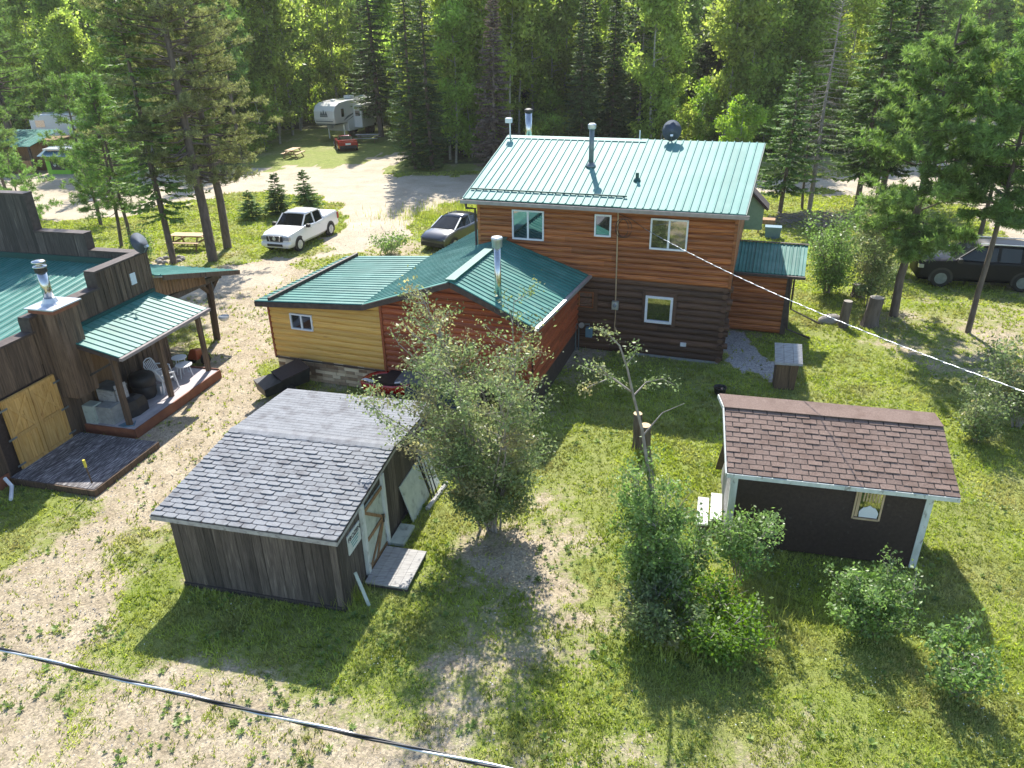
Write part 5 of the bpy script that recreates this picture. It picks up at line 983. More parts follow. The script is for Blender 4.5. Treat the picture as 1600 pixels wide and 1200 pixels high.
m = MB(); m.box(cf_, -8, 3.0, 1.6, 6, 0, 2.3); vboards(m, cf_, -8, 3.0, 0, 1.1, .1, 'u', -1, .35, .04); m.build('wall', M['board_warm'], t); m = MB(); metal_quad(m, [cf_.p(-8.4, -.4, 2.3), cf_.p(3.4, -.4, 2.3), cf_.p(3.4, 4, 3.1), cf_.p(-8.4, 4, 3.1)], .4); m.build('roof', M['metal_roof'], t)
for q in (-5, -2, 1, 3.0): m = MB(); m.box(cf_, q - .08, q + .08, -.1, .06, 0, 2.27); m.build('porch_post', M['board_dark'], t)
m = MB(); m.box(cf_, 4.2, 7.4, .5, 3.5, 0, 1.9); t = thing('storage_shed', cf_.p(5.5, 1, 0), 'small tan shed with flat pale roof behind the lime green kiosk', 'shed'); m.build('wall', M['picnic'], t); m = MB(); m.box(cf_, 4.0, 7.6, .2, 3.7, 1.9, 2.02); m.build('roof', M['galv'], t)
# pale trailers glimpsed through the forest
for (px, py, L2, lab) in ((862, 205, 5, 'pale camper glimpsed through the trees behind the house roof ridge'), (1020, 208, 6, 'pale camper glimpsed between dark spruces, right of the satellite dish'), (20, 215, 7, 'white camper roof glimpsed through branches at the far left edge'), (700, 222, 5, 'pale camper half hidden among slender trunks left of the house')):
    p_ = G(px, py + 18); ff_ = Frame(p_[0], p_[1] + 4, 8); t = thing('camper', ff_.p(0, 0, 0), lab, 'camper'); m = MB(); m.box(ff_, 0, L2, 0, 2.4, .6, 2.9); m.build('body', M['white_car'], t, bevel=.15); m = MB(); [m.box(ff_, a, a + .9, -.02, .02, 1.6, 2.3) for a in (.6,)]; m.build('window', M['glass'], t)
    m = MB(); m.tube([ff_.p(L2 / 2, .05, .35), ff_.p(L2 / 2, 2.3, .35)], .35, 12); m.build('wheel', M['rubber'], t)
# ================================================================== VEGETATION
rng = np.random.default_rng(5)
def unit(v): return v / (np.linalg.norm(v, axis=-1, keepdims=True) + 1e-9)
class Leaves:
    def __init__(s): s.V = []; s.r = []
    def quads(s, C, A, B, rv):   # diamond leaves: centre C, half axes A,B
        s.V.append(np.stack([C - A, C - B, C + A, C + B], 1).reshape(-1, 3)); s.r.append(rv)
    def build(s, name, material):
        V = np.vstack(s.V); n = len(V) // 4; F = np.arange(n * 4).reshape(n, 4)
        return mesh_np(name, V, F, material, np.concatenate(s.r))
def scatter(Lf, C, size, rng, rv=None, flat=.0, asp=.55):
    n = len(C); a = unit(rng.normal(size=(n, 3))); a[:, 2] *= (1 - flat); a = unit(a); b = unit(np.cross(a, unit(rng.normal(size=(n, 3)) + np.array([0, 0, flat * 4])))); s_ = size * (.5 + 1.1 * rng.uniform(0, 1, n) ** 1.4)[:, None] * 1.05
    Lf.quads(C, a * s_, b * s_ * asp, rng.uniform(0, 1, n) if rv is None else np.clip(rv + rng.normal(0, .22, n), 0, 1))
def tubes_mesh(name, paths, material, n=6):
    V = []; F = []; k = 0
    for pts, rad in paths:
        pts = np.asarray(pts, float); m_ = len(pts); d = unit(np.gradient(pts, axis=0)) if m_ > 1 else pts
        ref = np.where(np.abs(d[:, 2:3]) < .9, np.array([[0, 0, 1.]]), np.array([[1., 0, 0]])); x = unit(np.cross(d, np.broadcast_to(ref[0], d.shape))); y = np.cross(d, x); a = np.arange(n) * 2 * math.pi / n
        P = pts[:, None] + (x[:, None] * np.cos(a)[None, :, None] + y[:, None] * np.sin(a)[None, :, None]) * np.asarray(rad)[:, None, None]; V.append(P.reshape(-1, 3))
        i = np.arange(m_ - 1)[:, None] * n; j = np.arange(n)[None]; j2 = (j + 1) % n
        F.append(np.stack([i + j, i + j2, i + n + j2, i + n + j], -1).reshape(-1, 4) + k); k += m_ * n
    return mesh_np(name, np.vstack(V), np.vstack(F), material, smooth=True)
def trunk_path(h, lean, rng, n=8, wob=.12):
    z = np.linspace(0, h, n); x = np.cumsum(rng.normal(0, wob / n * 2, n)); y = np.cumsum(rng.normal(0, wob / n * 2, n)); x -= x[0]; y -= y[0]
    return np.stack([x + lean[0] * z / h, y + lean[1] * z / h, z], 1)
def conifer(seed, h, r, bare=.08, step=.36, per=6, droop=.35, dens=1.0, leafm='spruce', barkm='bark', dead=False, prof=.85, tw=.30, r0=None, nl=1.0):
    rng = np.random.default_rng(seed); T = trunk_path(h, (rng.normal(0, .15), rng.normal(0, .15)), rng); r0 = r0 or h * .0115
    paths = [(T, np.linspace(r0, .015, len(T)))]; Lf = Leaves(); z = max(bare * h, .15)
    while z < h * .985:
        t = (z - bare * h) / (h * (1 - bare)); L = r * (1 - t) ** prof * min(1, .55 + t * 4) ; k = per if L > .5 else 4; a0 = rng.uniform(0, 6.28)
        for j in range(k):
            z_ = z + rng.uniform(-.5, .5) * step; base = np.array([np.interp(z_, T[:, 2], T[:, 0]), np.interp(z_, T[:, 2], T[:, 1]), z_])
            a = a0 + 6.283 * j / k + rng.normal(0, .25); l = L * rng.uniform(.55, 1.22) + .08; n = max(3, int(l / .22)); q = np.linspace(0, 1, n + 1)[:, None]
            d = np.array([math.cos(a), math.sin(a), 0]); dr = droop * (1 - t * 1.3) * rng.uniform(.6, 1.4)
            P = base + d * l * q + np.array([0, 0, 1.]) * (-dr * l * q + dr * .75 * l * q ** 2.4 + (.25 * l * q if t > .75 else 0))
            if l > .35 and (dead or rng.random() < .5): paths.append((P[::max(1, n // 3)], np.linspace(max(.008, r0 * .14), .004, len(P[::max(1, n // 3)]))))
            if dead == 'bare':
                side = np.cross(d, (0, 0, 1.))
                for q_ in (.45, .62, .78, .9):
                    for sg_ in (-1, 1):
                        p0 = P[min(n, int(q_ * n))]; paths.append((np.array([p0, p0 + (d * .5 + side * sg_ * .8) * .28 * l - np.array([0, 0, .10 * l])]), [.007, .003]))
                continue
            m_ = int(n * 8 * dens * nl) + 3; qq = rng.uniform(.12, 1.05, m_); C = np.stack([np.interp(qq, q[:, 0], P[:, i]) for i in range(3)], 1)
            side = np.cross(d, (0, 0, 1.)); sg_ = rng.choice([-1, 1], m_)[:, None]; wl = tw * (.35 + .65 * (1 - np.abs(qq - .45)))[:, None] * min(1, .5 + l * .35)
            dirv = unit(d * rng.uniform(.3, 1., (m_, 1)) + side * sg_ * rng.uniform(.2, 1., (m_, 1)) + np.array([0, 0, 1.]) * rng.normal(-.28, .22, (m_, 1)))
            A_ = dirv * wl * .5 * rng.uniform(.6, 1.3, (m_, 1)); nrm = unit(np.array([0, 0, 1.]) + rng.normal(0, .45, (m_, 3))); B_ = unit(np.cross(A_, nrm)) * wl * .20
            Lf.quads(C + A_ * .9, A_, B_, np.clip(.25 + .55 * qq + rng.normal(0, .2, m_), 0, 1))
        z += step * rng.uniform(.75, 1.25) * (1 if t < .8 else .7)
    tm = tubes_mesh('trunk', paths, M[barkm]); cm = None
    if Lf.V: cm = Lf.build('crown', M[leafm])
    return tm, cm
def pine(seed, h, r, bare=.3, leafm='pine', dens=1.0, sparse=1.0, r0=None, tuft=.20, prof=.6, trim=0):
    rng = np.random.default_rng(seed); T = trunk_path(h, (rng.normal(0, .2), rng.normal(0, .2)), rng, wob=.25); r0 = r0 or h * .013
    paths = [(T, np.linspace(r0, .03, len(T)))]; Lf = Leaves(); TC = []; z = bare * h
    while z < h * .98:
        t = (z - bare * h) / (h * (1 - bare)); L = r * (1 - t) ** prof * min(1, .5 + t * 3); base = np.array([np.interp(z, T[:, 2], T[:, 0]), np.interp(z, T[:, 2], T[:, 1]), z])
        for j in range(int(rng.integers(3, 6))):
            a = rng.uniform(0, 6.283); l = L * rng.uniform(.5, 1.2) + .15; d = np.array([math.cos(a), math.sin(a), 0]); q = np.linspace(0, 1, 6)[:, None]
            rise = .10 + .5 * t; P = base + d * l * q + np.array([0, 0, 1.]) * (rise * l * q ** 1.5 - .18 * l * q * (1 - t)) + np.cumsum(rng.normal(0, .03 * l, (6, 3)), 0) * (q > 0)
            paths.append((P, np.linspace(max(.012, r0 * .22), .006, 6)))
            side = np.cross(d, (0, 0, 1.)); nb = max(3, int(l / .28 * sparse))
            for k in range(nb):
                q_ = rng.uniform(.3, 1.0); p0 = np.array([np.interp(q_, q[:, 0], P[:, i]) for i in range(3)]); e = p0 + (d * rng.uniform(.2, .9) + side * rng.normal(0, .8)) * rng.uniform(.15, .42) * (.6 + l * .25) + np.array([0, 0, rng.uniform(.0, .28)])
                paths.append((np.array([p0, e]), [.009, .004])); TC.append(e); TC.append(p0 * .4 + e * .6)
                if rng.random() < .5: TC.append(e + rng.normal(0, .12, 3))
        z += .34 * rng.uniform(.7, 1.3)
    TC = np.array(TC); n = int(25 * dens); C = np.repeat(TC, n, 0); rvt = np.repeat(rng.uniform(0, 1, len(TC)), n); dv = unit(rng.normal(size=C.shape) + np.array([0, 0, .55])); l = tuft * rng.uniform(.6, 1.2, (len(C), 1)); A_ = dv * l * .5
    B_ = unit(np.cross(dv, rng.normal(size=dv.shape))) * l * .075; Lf.quads(C + A_, A_, B_, np.clip(rvt + rng.normal(0, .2, len(C)), 0, 1))
    return tubes_mesh('trunk', paths, M['bark']), Lf.build('crown', M[leafm])
def broadleaf(seed, h, r, base=.3, leafm='aspen', barkm='bark_pale', nl=5000, size=.13, clump=.55, r0=None, tall=1.0):
    rng = np.random.default_rng(seed); T = trunk_path(h, (rng.normal(0, .35), rng.normal(0, .25)), rng, wob=.3); r0 = r0 or max(.05, h * .0085)
    paths = [(T, np.linspace(r0, .02, len(T)))]; CC = []
    nb = int(h * 3.2)
    for k in range(nb):
        t = rng.uniform(0, 1) ** .85; z = h * (base + (1 - base) * t); b = np.array([np.interp(z, T[:, 2], T[:, 0]), np.interp(z, T[:, 2], T[:, 1]), z]); a = rng.uniform(0, 6.283)
        env = r * (math.sin(math.pi * min(1, (t * .86 + .12))) ** .6) * rng.uniform(.6, 1.1); e = b + np.array([math.cos(a) * env, math.sin(a) * env, env * rng.uniform(.3, .9)]); mid = (b + e) / 2 + np.array([0, 0, -.1 * env])
        paths.append((np.array([b, mid, e]), [r0 * .3, r0 * .18, .006])); CC += [e, (mid + e) / 2, e + rng.normal(0, .3, 3)]
        if rng.random() < .5: CC.append(mid)
    CC.append(T[-1]); CC = np.array(CC); w_ = rng.uniform(.4, 1.5, len(CC)); idx_ = rng.choice(len(CC), nl, p=w_ / w_.sum()); C = CC[idx_] + rng.normal(0, clump * .5, (nl, 3)) * np.array([1, 1, .75]); rvb = rng.uniform(.1, .9, len(CC))[idx_]
    Lf = Leaves(); scatter(Lf, C, size, rng, rvb); return tubes_mesh('trunk', paths, M[barkm], 5), Lf.build('crown', M[leafm])
def bush(seed, h, w, stems, nl, size, leafm='willow', low=.12, vase=1.0, barkm='stem', r0=.03, bottom_dense=0, clump=.16, top_sparse=0, lean=0, arm=False):
    rng = np.random.default_rng(seed); paths = []; PT = []; WT = []
    for k in range(stems):
        a = 6.283 * k / stems + rng.normal(0, .4); hh = h * rng.uniform(.55, 1.0); out = w * .5 * rng.uniform(.2, 1.0) * vase; q = np.linspace(0, 1, 9)[:, None]; d = np.array([math.cos(a), math.sin(a), 0])
        P = d * out * q ** 1.2 + np.array([0, 0, 1.]) * hh * q ** .92 + np.cumsum(rng.normal(0, .012 * h, (9, 3)), 0) * np.array([1, 1, .2]); P += d * rng.uniform(0, .12); P[:, 0] += lean * q[:, 0] ** 1.4
        paths.append((P, np.linspace(r0 * rng.uniform(.7, 1.2), .006, 9)))
        for j in range(int(5 + hh * 2.6)):
            q_ = rng.uniform(max(low, .1), 1); p0 = np.array([np.interp(q_, q[:, 0], P[:, i]) for i in range(3)]); a2 = a + rng.normal(0, 1.3); l = (w * .26 * (1.15 - .75 * abs(q_ - .55)) * rng.uniform(.4, 1.25)) * (1 - .55 * q_) + .12
            e = p0 + np.array([math.cos(a2) * l, math.sin(a2) * l, l * rng.uniform(.2, 1.0)]); md = (p0 + e) / 2 + rng.normal(0, .03, 3); paths.append((np.array([p0, md, e]), [.010, .007, .003]))
            for f_ in (.35, .55, .75, .95): PT.append(p0 * (1 - f_) + e * f_ + rng.normal(0, .03, 3)); WT.append((1 + bottom_dense * max(0, .5 - q_) * 3) * (1 - top_sparse * q_))
    if arm:
        for zz, ll, dz in ((3.0, 2.3, 1.35), (2.5, 1.9, .9), (3.6, 1.7, 1.1)):
            q = np.linspace(0, 1, 7)[:, None]; P = np.array([-.25, 0, zz - .8]) + np.array([-1, .1, 0]) * ll * q + np.array([0, 0, 1.]) * dz * q ** .8 + rng.normal(0, .03, (7, 3)); paths.append((P, np.linspace(.016, .005, 7)))
            for f_ in rng.uniform(.35, 1.05, 16): PT.append(np.array([np.interp(f_, q[:, 0], P[:, i]) for i in range(3)]) + rng.normal(0, .12, 3)); WT.append(.9)
    PT = np.array(PT); WT = np.array(WT); WT = np.clip(WT, .05, None); ix = rng.choice(len(PT), nl, p=WT / WT.sum()); C = PT[ix] + rng.normal(0, clump, (nl, 3)) * np.array([1, 1, .8]); C[:, 2] = np.abs(C[:, 2]) + .02
    Lf = Leaves(); scatter(Lf, C, size, rng, rng.uniform(.15, .85, len(PT))[ix]); return tubes_mesh('stem', paths, M[barkm], 5), Lf.build('foliage', M[leafm])
def plant(kind, meshes, loc, label, cat, group=None, rz=0, s=1.0, sz=None, parts=('trunk', 'crown')):
    t = thing(kind, loc, label, cat, group); t.rotation_euler = (0, 0, rz); t.scale = (s, s, sz or s)
    for nm, me in zip(parts, meshes):
        if me is not None: o = bpy.data.objects.new(nm, me); COL.objects.link(o); o.parent = t
    return t
def hgt(px, py, gx_, gy_):   # height of a tree standing at pixel (gx_,gy_) whose top shows at row py
    g = G(gx_, gy_); d = ray(px, py); return CAM_H + d[2] / d[1] * g[1]
SP = ('stem', 'foliage')
# ---- foreground shrubs
plant('tall_shrub', bush(21, 6.1, 3.9, 19, 44000, .034, 'willow', .05, .95, r0=.035, bottom_dense=1.7, clump=.11, top_sparse=.45, lean=-.75, arm=True), G(768, 826), 'tall many stemmed grey-green shrub in the middle of the yard, before the wing', 'shrub', parts=SP)
plant('shrub', bush(22, 3.4, 1.75, 14, 20000, .034, 'shrub', .05, .75, r0=.02, bottom_dense=.9, clump=.11), G(1012, 935), 'dense green shrub at the foot of the thin bare sapling', 'shrub', parts=SP)
plant('shrub', bush(35, 1.3, 1.5, 9, 5200, .036, 'willow', .03, 1.1, r0=.012, clump=.09), G(1030, 1000), 'low spreading shrub at the front of the green clump', 'shrub', parts=SP)
plant('shrub', bush(23, 1.7, 1.1, 7, 3200, .04, 'shrub', .1, .9, r0=.018, bottom_dense=1, clump=.12), G(1068, 925), 'green leafy shrub between the sapling clump and the brown shed', 'shrub', parts=SP)
plant('shrub', bush(24, 2.1, 1.4, 6, 3600, .036, 'shrub', .3, 1.0, r0=.02, clump=.10), G(1150, 915), 'open grey-green shrub in front of the left corner of the brown shed', 'shrub', parts=SP)
plant('weed_clump', bush(25, 1.0, 1.9, 26, 9000, .035, 'weed', .02, 1.0, r0=.008, bottom_dense=.4, clump=.12), G(1122, 1010), 'low round yellow-green clump of weeds in front of the shrubs', 'plant', parts=SP)
plant('shrub', bush(26, 1.35, 1.55, 16, 7500, .034, 'shrub', .05, 1.0, r0=.012, clump=.09), G(1352, 985), 'round grey-green bush in the shadow before the brown shed window', 'shrub', parts=SP)
plant('shrub', bush(27, 1.2, 1.1, 8, 2600, .038, 'shrub', .05, 1.0, r0=.01, clump=.10), G(1487, 1085), 'small straggly green bush near the little stump at the lower right', 'shrub', parts=SP)
plant('shrub', bush(28, 1.6, 1.2, 9, 3200, .04, 'willow', .05, .8, r0=.014, bottom_dense=1.5, clump=.12), G(1524, 690), 'narrow grey-green bush right of the red-brown roof', 'shrub', parts=SP)
plant('shrub', bush(29, 2.5, 2.8, 14, 7000, .045, 'willow', .15, 1.1, r0=.018, clump=.16), G(1588, 668), 'wide pale green bush at the right edge under the service cable', 'shrub', parts=SP)
plant('shrub', bush(30, 3.3, 2.6, 12, 8000, .05, 'shrub', .1, .9, r0=.03, bottom_dense=1, clump=.18), G(1293, 458), 'dark stemmed rounded shrub tree right of the log annex', 'shrub', parts=SP)
plant('shrub', bush(31, 3.2, 2.0, 8, 5500, .05, 'willow', .1, .9, r0=.025, clump=.18), G(1353, 478), 'pale leafy shrub rising behind the two grey stumps', 'shrub', parts=SP)
plant('shrub', bush(32, 3.4, 3.2, 14, 8500, .055, 'willow', .25, 1.0, r0=.025, clump=.2), G(1372, 420), 'broad pale leafy shrub left of the black vehicle', 'shrub', parts=SP)
plant('shrub', bush(33, 1.0, 1.5, 12, 1500, .05, 'shrub', .05, 1.1, r0=.01), G(610, 397), 'small straggly weed bush on the gravel behind the wing roof', 'shrub', parts=SP)
plant('shrub', bush(34, 1.5, 1.0, 8, 1500, .05, 'shrub', .05, .8, r0=.01), G(225, 405), 'little bush beside the fire pit behind the dark board building', 'shrub', parts=SP)
# thin sapling with sparse top
sb0 = G(1028, 905); t = thing('sapling', sb0, 'thin leaning sapling with leaves only on its upper branches', 'sapling'); rs_ = np.random.default_rng(3)
dp = sb0[1]
def SPt(px, py, dy=0): d = ray(px, py); return EYE + d * ((dp + dy) / d[1]) - sb0
tp = [np.zeros(3), SPt(1022, 800), SPt(1012, 730), SPt(1003, 670), SPt(990, 620), SPt(980, 575), SPt(968, 540), SPt(950, 522), SPt(932, 514)]
br = [[SPt(986, 612), SPt(960, 592, .2), SPt(935, 583, .3), SPt(905, 570, .4)], [SPt(986, 612), SPt(955, 590, -.3), SPt(925, 602, -.4), SPt(905, 612, -.4)], [SPt(990, 618), SPt(1010, 597, .3), SPt(1035, 592, .4), SPt(1055, 602, .5)], [SPt(978, 570), SPt(990, 555, .1), SPt(994, 540, .2)], [SPt(1005, 680), SPt(1035, 645, .2), SPt(1060, 700, .3)][:2] + [SPt(1070, 630, .3)], [SPt(950, 588, -.2), SPt(940, 575, -.4), SPt(925, 570, -.4)]]
paths = [(np.array(tp), np.linspace(.045, .008, len(tp)))] + [(np.array(b), np.linspace(.018, .005, len(b))) for b in br]
o = bpy.data.objects.new('trunk', tubes_mesh('trunk', paths, M['bark_grey'], 7)); COL.objects.link(o); o.parent = t
C = []
for b in [tp[6:]] + br[:4] + br[5:]:
    b = np.array(b); q = rs_.uniform(.15, 1.08, 110); q = np.clip(q, 0, 1.05); C.append(np.stack([np.interp(q, np.linspace(0, 1, len(b)), b[:, i]) for i in range(3)], 1) + rs_.normal(0, .07, (110, 3)))
Lf = Leaves(); scatter(Lf, np.vstack(C), .030, rs_); o = bpy.data.objects.new('foliage', Lf.build('foliage', M['willow'])); COL.objects.link(o); o.parent = t
# ---- individually placed trees
def put(kind, meshes, px, py, label, cat='tree', **k): return plant(kind, meshes, G(px, py), label, cat, **k)
put('pine_tree', pine(41, 19, 3.5, .22, 'pine_olive', .9, 1.1, r0=.26, prof=.5), 333, 408, 'tall old pine with dark trunk and olive crown, nearer the drive of the pair')
put('pine_tree', pine(42, 18.5, 3.3, .22, 'pine_olive', .9, 1.1, r0=.23, prof=.5), 356, 388, 'tall old pine with dark trunk and olive crown, farther back of the pair')
put('spruce_tree', conifer(43, 16, 2.3, .16, .42, 6, .35, .8, 'pine', nl=1.1, tw=.34, r0=.17), 272, 412, 'slim spruce with thin dark trunk standing behind the fire pit')
put('pine_tree', pine(44, 8.2, 2.4, .25, 'pine', .9, 1.0, r0=.10), 190, 385, 'small pine with thin bare trunk behind the stepped parapet, the left one')
put('pine_tree', pine(45, 8.8, 2.2, .28, 'pine', .9, 1.0, r0=.10), 207, 386, 'small pine with thin bare trunk behind the stepped parapet, the right one')
put('pine_tree', pine(46, 8.6, 2.2, .12, 'pine', .9, 1.1), 158, 352, 'bushy pine behind the dark parapet, hiding part of the road')
put('pine_tree', pine(47, 3.9, 2.4, .1, 'pine', 1.0, 1.2), 45, 345, 'low wide pine just behind the highest dark parapet')
put('pine_tree', pine(48, 17, 4.6, .24, 'pine', 1.0, 1.3, r0=.36), 30, 262, 'large dark trunked pine at the far left near the lime green kiosk')
put('pine_tree', pine(75, 7.0, 2.3, .2, 'pine', 1.0, 1.2, r0=.11), 12, 305, 'medium pine by the road in front of the far left cabin')
put('spruce_tree', conifer(49, 8.0, 1.9, .06, .36, 6, .3, .9, 'spruce_bright'), 172, 296, 'bushy spruce behind the lime green kiosk along the road')
for k, (px, py, hh, r_, lab) in enumerate(((436, 336, 2.7, 1.0, 'small dark spruce behind the white pickup, middle of three'), (482, 330, 2.6, 1.0, 'small dark spruce behind the white pickup, right of three'), (395, 343, 1.8, .95, 'small low spruce left of the white pickup'))):
    put('young_spruce', conifer(50 + k, hh, r_, .04, .13, 9, .15, 1.6, 'spruce_bright', tw=.24, nl=1.5, prof=.75), px, py, lab)
put('spruce_tree', conifer(60, 17.5, 2.3, .03, .36, 7, .45, 1.0, 'spruce', tw=.36), 650, 264, 'tall dark spruce at the forest corner beside the gravel junction, left of two')
put('spruce_tree', conifer(61, 16.5, 2.0, .03, .36, 7, .45, 1.0, 'spruce', tw=.36), 676, 266, 'tall dark spruce at the forest corner beside the gravel junction, right of two')
put('spruce_tree', conifer(62, 19, 2.8, .12, .4, 7, .45, 1.0, 'spruce', tw=.4, r0=.34), 596, 214, 'big dark spruce with thick trunk right behind the travel trailer')
dt = conifer(63, 13.6, 1.7, .04, .26, 7, .35, 1.3, 'dead_needles', 'bark_grey', prof=.75, tw=.34, nl=1.3); put('dead_spruce', dt, 772, 277, 'dead brown spruce with bare spire left of the house roof')
put('spruce_tree', conifer(64, hgt(1248, 88, 1218, 335), 2.5, .18, .34, 8, .4, 1.2, 'spruce_bright', r0=.14), 1218, 335, 'spruce with bare lower trunk nearest the right end of the green roof')
put('spruce_tree', conifer(65, 7.0, 1.3, .35, .4, 5, .3, .6, 'spruce', r0=.09), 1253, 327, 'thin spruce with sparse branches next to the grey snag')
put('dead_snag', conifer(66, 12.2, 1.9, .18, .42, 5, .55, 1, 'dead_needles', 'bark_grey', dead='bare', r0=.15, prof=.5), 1264, 331, 'leafless grey snag with drooping bare twigs right of the house')
put('spruce_tree', conifer(67, 13.5, 3.3, .17, .36, 8, .42, 1.2, 'spruce_bright', r0=.18, tw=.38), 1338, 325, 'bright green spruce with long tiered branches by the right road')
put('spruce_tree', conifer(68, 15.5, 2.9, .13, .36, 8, .42, 1.2, 'spruce', r0=.2, tw=.36), 1375, 313, 'darker spruce just behind the bright tiered spruce')
put('spruce_tree', conifer(69, 9, 1.0, .3, .4, 5, .3, .6, 'spruce', r0=.06), 1367, 318, 'very thin young spruce squeezed between two larger spruces')
put('pine_tree', pine(70, hgt(1512, 22, 1396, 494), 3.4, .27, 'pine', 1.5, 1.9, r0=.17, tuft=.23, prof=.75), 1396, 494, 'large green pine with leaning trunk left of the black vehicle')
put('pine_tree', pine(71, 10.6, 2.6, .40, 'pine', 1.4, 1.8, r0=.11, tuft=.23), 1512, 520, 'slim trunked pine standing in front of the black vehicle')
put('pine_tree', pine(72, 11.5, 3.0, .3, 'pine', 1.2, 1.5, r0=.2, tuft=.26), 1650, 470, 'bushy pine leaning in from the right edge of the photo')
put('spruce_tree', conifer(73, 9.0, 1.9, .15, .38, 6, .4, .9, 'spruce', r0=.12), 1530, 372, 'spruce with thin trunk behind the black vehicle')
put('broadleaf_tree', broadleaf(74, 4.6, 1.7, .1, 'aspen_pale', nl=4500, size=.10, clump=.5), 1152, 272, 'bright yellow-green young tree above the right end of the roof ridge')
# ---- brush pile, small bits
rb_ = np.random.default_rng(8); bp0 = G(1268, 348); paths = []
for k in range(260):
    a = rb_.uniform(0, 6.28); rr2 = rb_.uniform(0, 1) ** .5; c = np.array([math.cos(a) * rr2 * 2.6, math.sin(a) * rr2 * 1.8, rb_.uniform(.03, .75 * (1 - rr2 * .8))]); d = unit(np.append(rb_.normal(size=2), rb_.normal() * .2)) * rb_.uniform(.3, .9); paths.append((np.array([c - d, c + d * .1 + [0, 0, .08], c + d]), [.018, .014, .005]))
ob = meshobj('brush_pile', tubes_mesh('brush_pile', paths, M['bark_grey'], 4), loc=bp0); tag(ob, 'heap of grey dead branches on the grass right of the house', 'brush pile')
# ---- forest
FOREST = {}
def proto(kind):
    if kind in FOREST: return FOREST[kind]
    a, i = kind; i = int(i)
    if a == 'aspen': r = broadleaf(200 + i, [15.5, 17, 14, 16][i], [1.9, 2.2, 1.8, 2.0][i], [.22, .16, .28, .12][i], 'aspen', nl=[10000, 12000, 9000, 11000][i], size=.15, clump=.85)
    elif a == 'spruce': r = conifer(220 + i, [17, 15, 18.5][i], [2.3, 2.0, 2.6][i], [.02, .05, .03][i], .36, 7, .42, .9, 'spruce', tw=.5)
    elif a == 'pine': r = pine(240 + i, [17, 16][i], [2.6, 2.3][i], [.3, .38][i], 'pine', .6, .8, tuft=.34)
    elif a == 'dead': r = conifer(280, 14, 1.3, .3, .5, 5, .5, 1, 'dead_needles', 'bark_grey', dead='bare', r0=.13, prof=.5)
    elif a == 'under': r = broadleaf(260 + i, [4.2, 5.5, 3.2][i], [1.3, 1.4, 1.2][i], .05, ['aspen', 'aspen_pale', 'aspen'][i], nl=2600, size=.11, clump=.5)
    FOREST[kind] = r; return r
FRONT = [(-900, 90), (-100, 92), (40, 92), (150, 74), (230, 69), (330, 67), (400, 74), (440, 86), (500, 95), (560, 97), (610, 92), (625, 68), (700, 65), (800, 65), (1000, 65), (1200, 66), (1400, 68), (1470, 82), (1560, 88), (2500, 90)]
fr_ = random.Random(99); placed = []
NAMES = {'aspen': ('aspen_tree', 'slender pale trunked aspen in the forest '), 'spruce': ('spruce_tree', 'dark narrow spruce in the forest '), 'pine': ('pine_tree', 'tall olive green pine in the forest '), 'dead': ('dead_tree', 'bare grey dead tree in the forest '), 'under': ('broadleaf_sapling', 'low leafy sapling at the forest edge ')}
def zone(px): return 'at the far left' if px < 250 else 'behind the two tall old pines' if px < 470 else 'behind the travel trailer' if px < 620 else 'left of the dead brown spruce' if px < 770 else 'behind the house roof' if px < 1130 else 'right of the house beyond the road'
cnt = {}
for it in range(9000):
    px = fr_.uniform(-140, 1740); tt = fr_.random(); fy = float(np.interp(px, *zip(*FRONT))); y = fy + 1 + (tt ** 1.15) * (124 - fy)
    d = ray(px, 60); x = d[0] / d[1] * y
    u = fr_.random()
    if px > 600 and fr_.random() < .03: k = 'dead'
    elif px < 130: k = 'aspen' if u < .62 else 'spruce' if u < .8 else 'pine'
    elif px < 480: k = 'aspen' if u < .72 else 'spruce' if u < .85 else 'pine'
    elif px < 620: k = 'aspen' if u < .45 else 'spruce' if u < .82 else 'pine'
    elif px < 900: k = 'aspen' if u < .86 else 'spruce'
    elif px < 1120: k = 'spruce' if u < .6 else 'pine' if u < .85 else 'aspen'
    elif px < 1300: k = 'spruce' if u < .4 else 'pine' if u < .6 else 'aspen'
    else: k = 'spruce' if u < .45 else 'pine' if u < .72 else 'aspen'
    if y < fy + 14 and fr_.random() < .42: k = 'under'
    sp_ = {'aspen': 1.9, 'spruce': 2.9, 'pine': 3.2, 'under': 1.6, 'dead': 1.5}[k] * (1 + max(0, y - 80) * .02)
    if any((x - a) ** 2 + (y - b) ** 2 < (.5 * (sp_ + c)) ** 2 for a, b, c in placed): continue
    if cnt.get(k, 0) >= {'aspen': 270, 'spruce': 160, 'pine': 80, 'under': 170, 'dead': 14}[k]: continue
    cnt[k] = cnt.get(k, 0) + 1; placed.append((x, y, sp_)); i = fr_.randrange({'aspen': 4, 'spruce': 3, 'pine': 2, 'under': 3, 'dead': 1}[k])
    nm, lb = NAMES[k]; z_ = zone(px); s_ = fr_.uniform(.82, 1.12)
    plant(nm, proto((k, i)), (x, y, -.05), lb + z_, 'tree', group=lb + z_, rz=fr_.uniform(0, 6.28), s=s_)
print('forest', cnt)
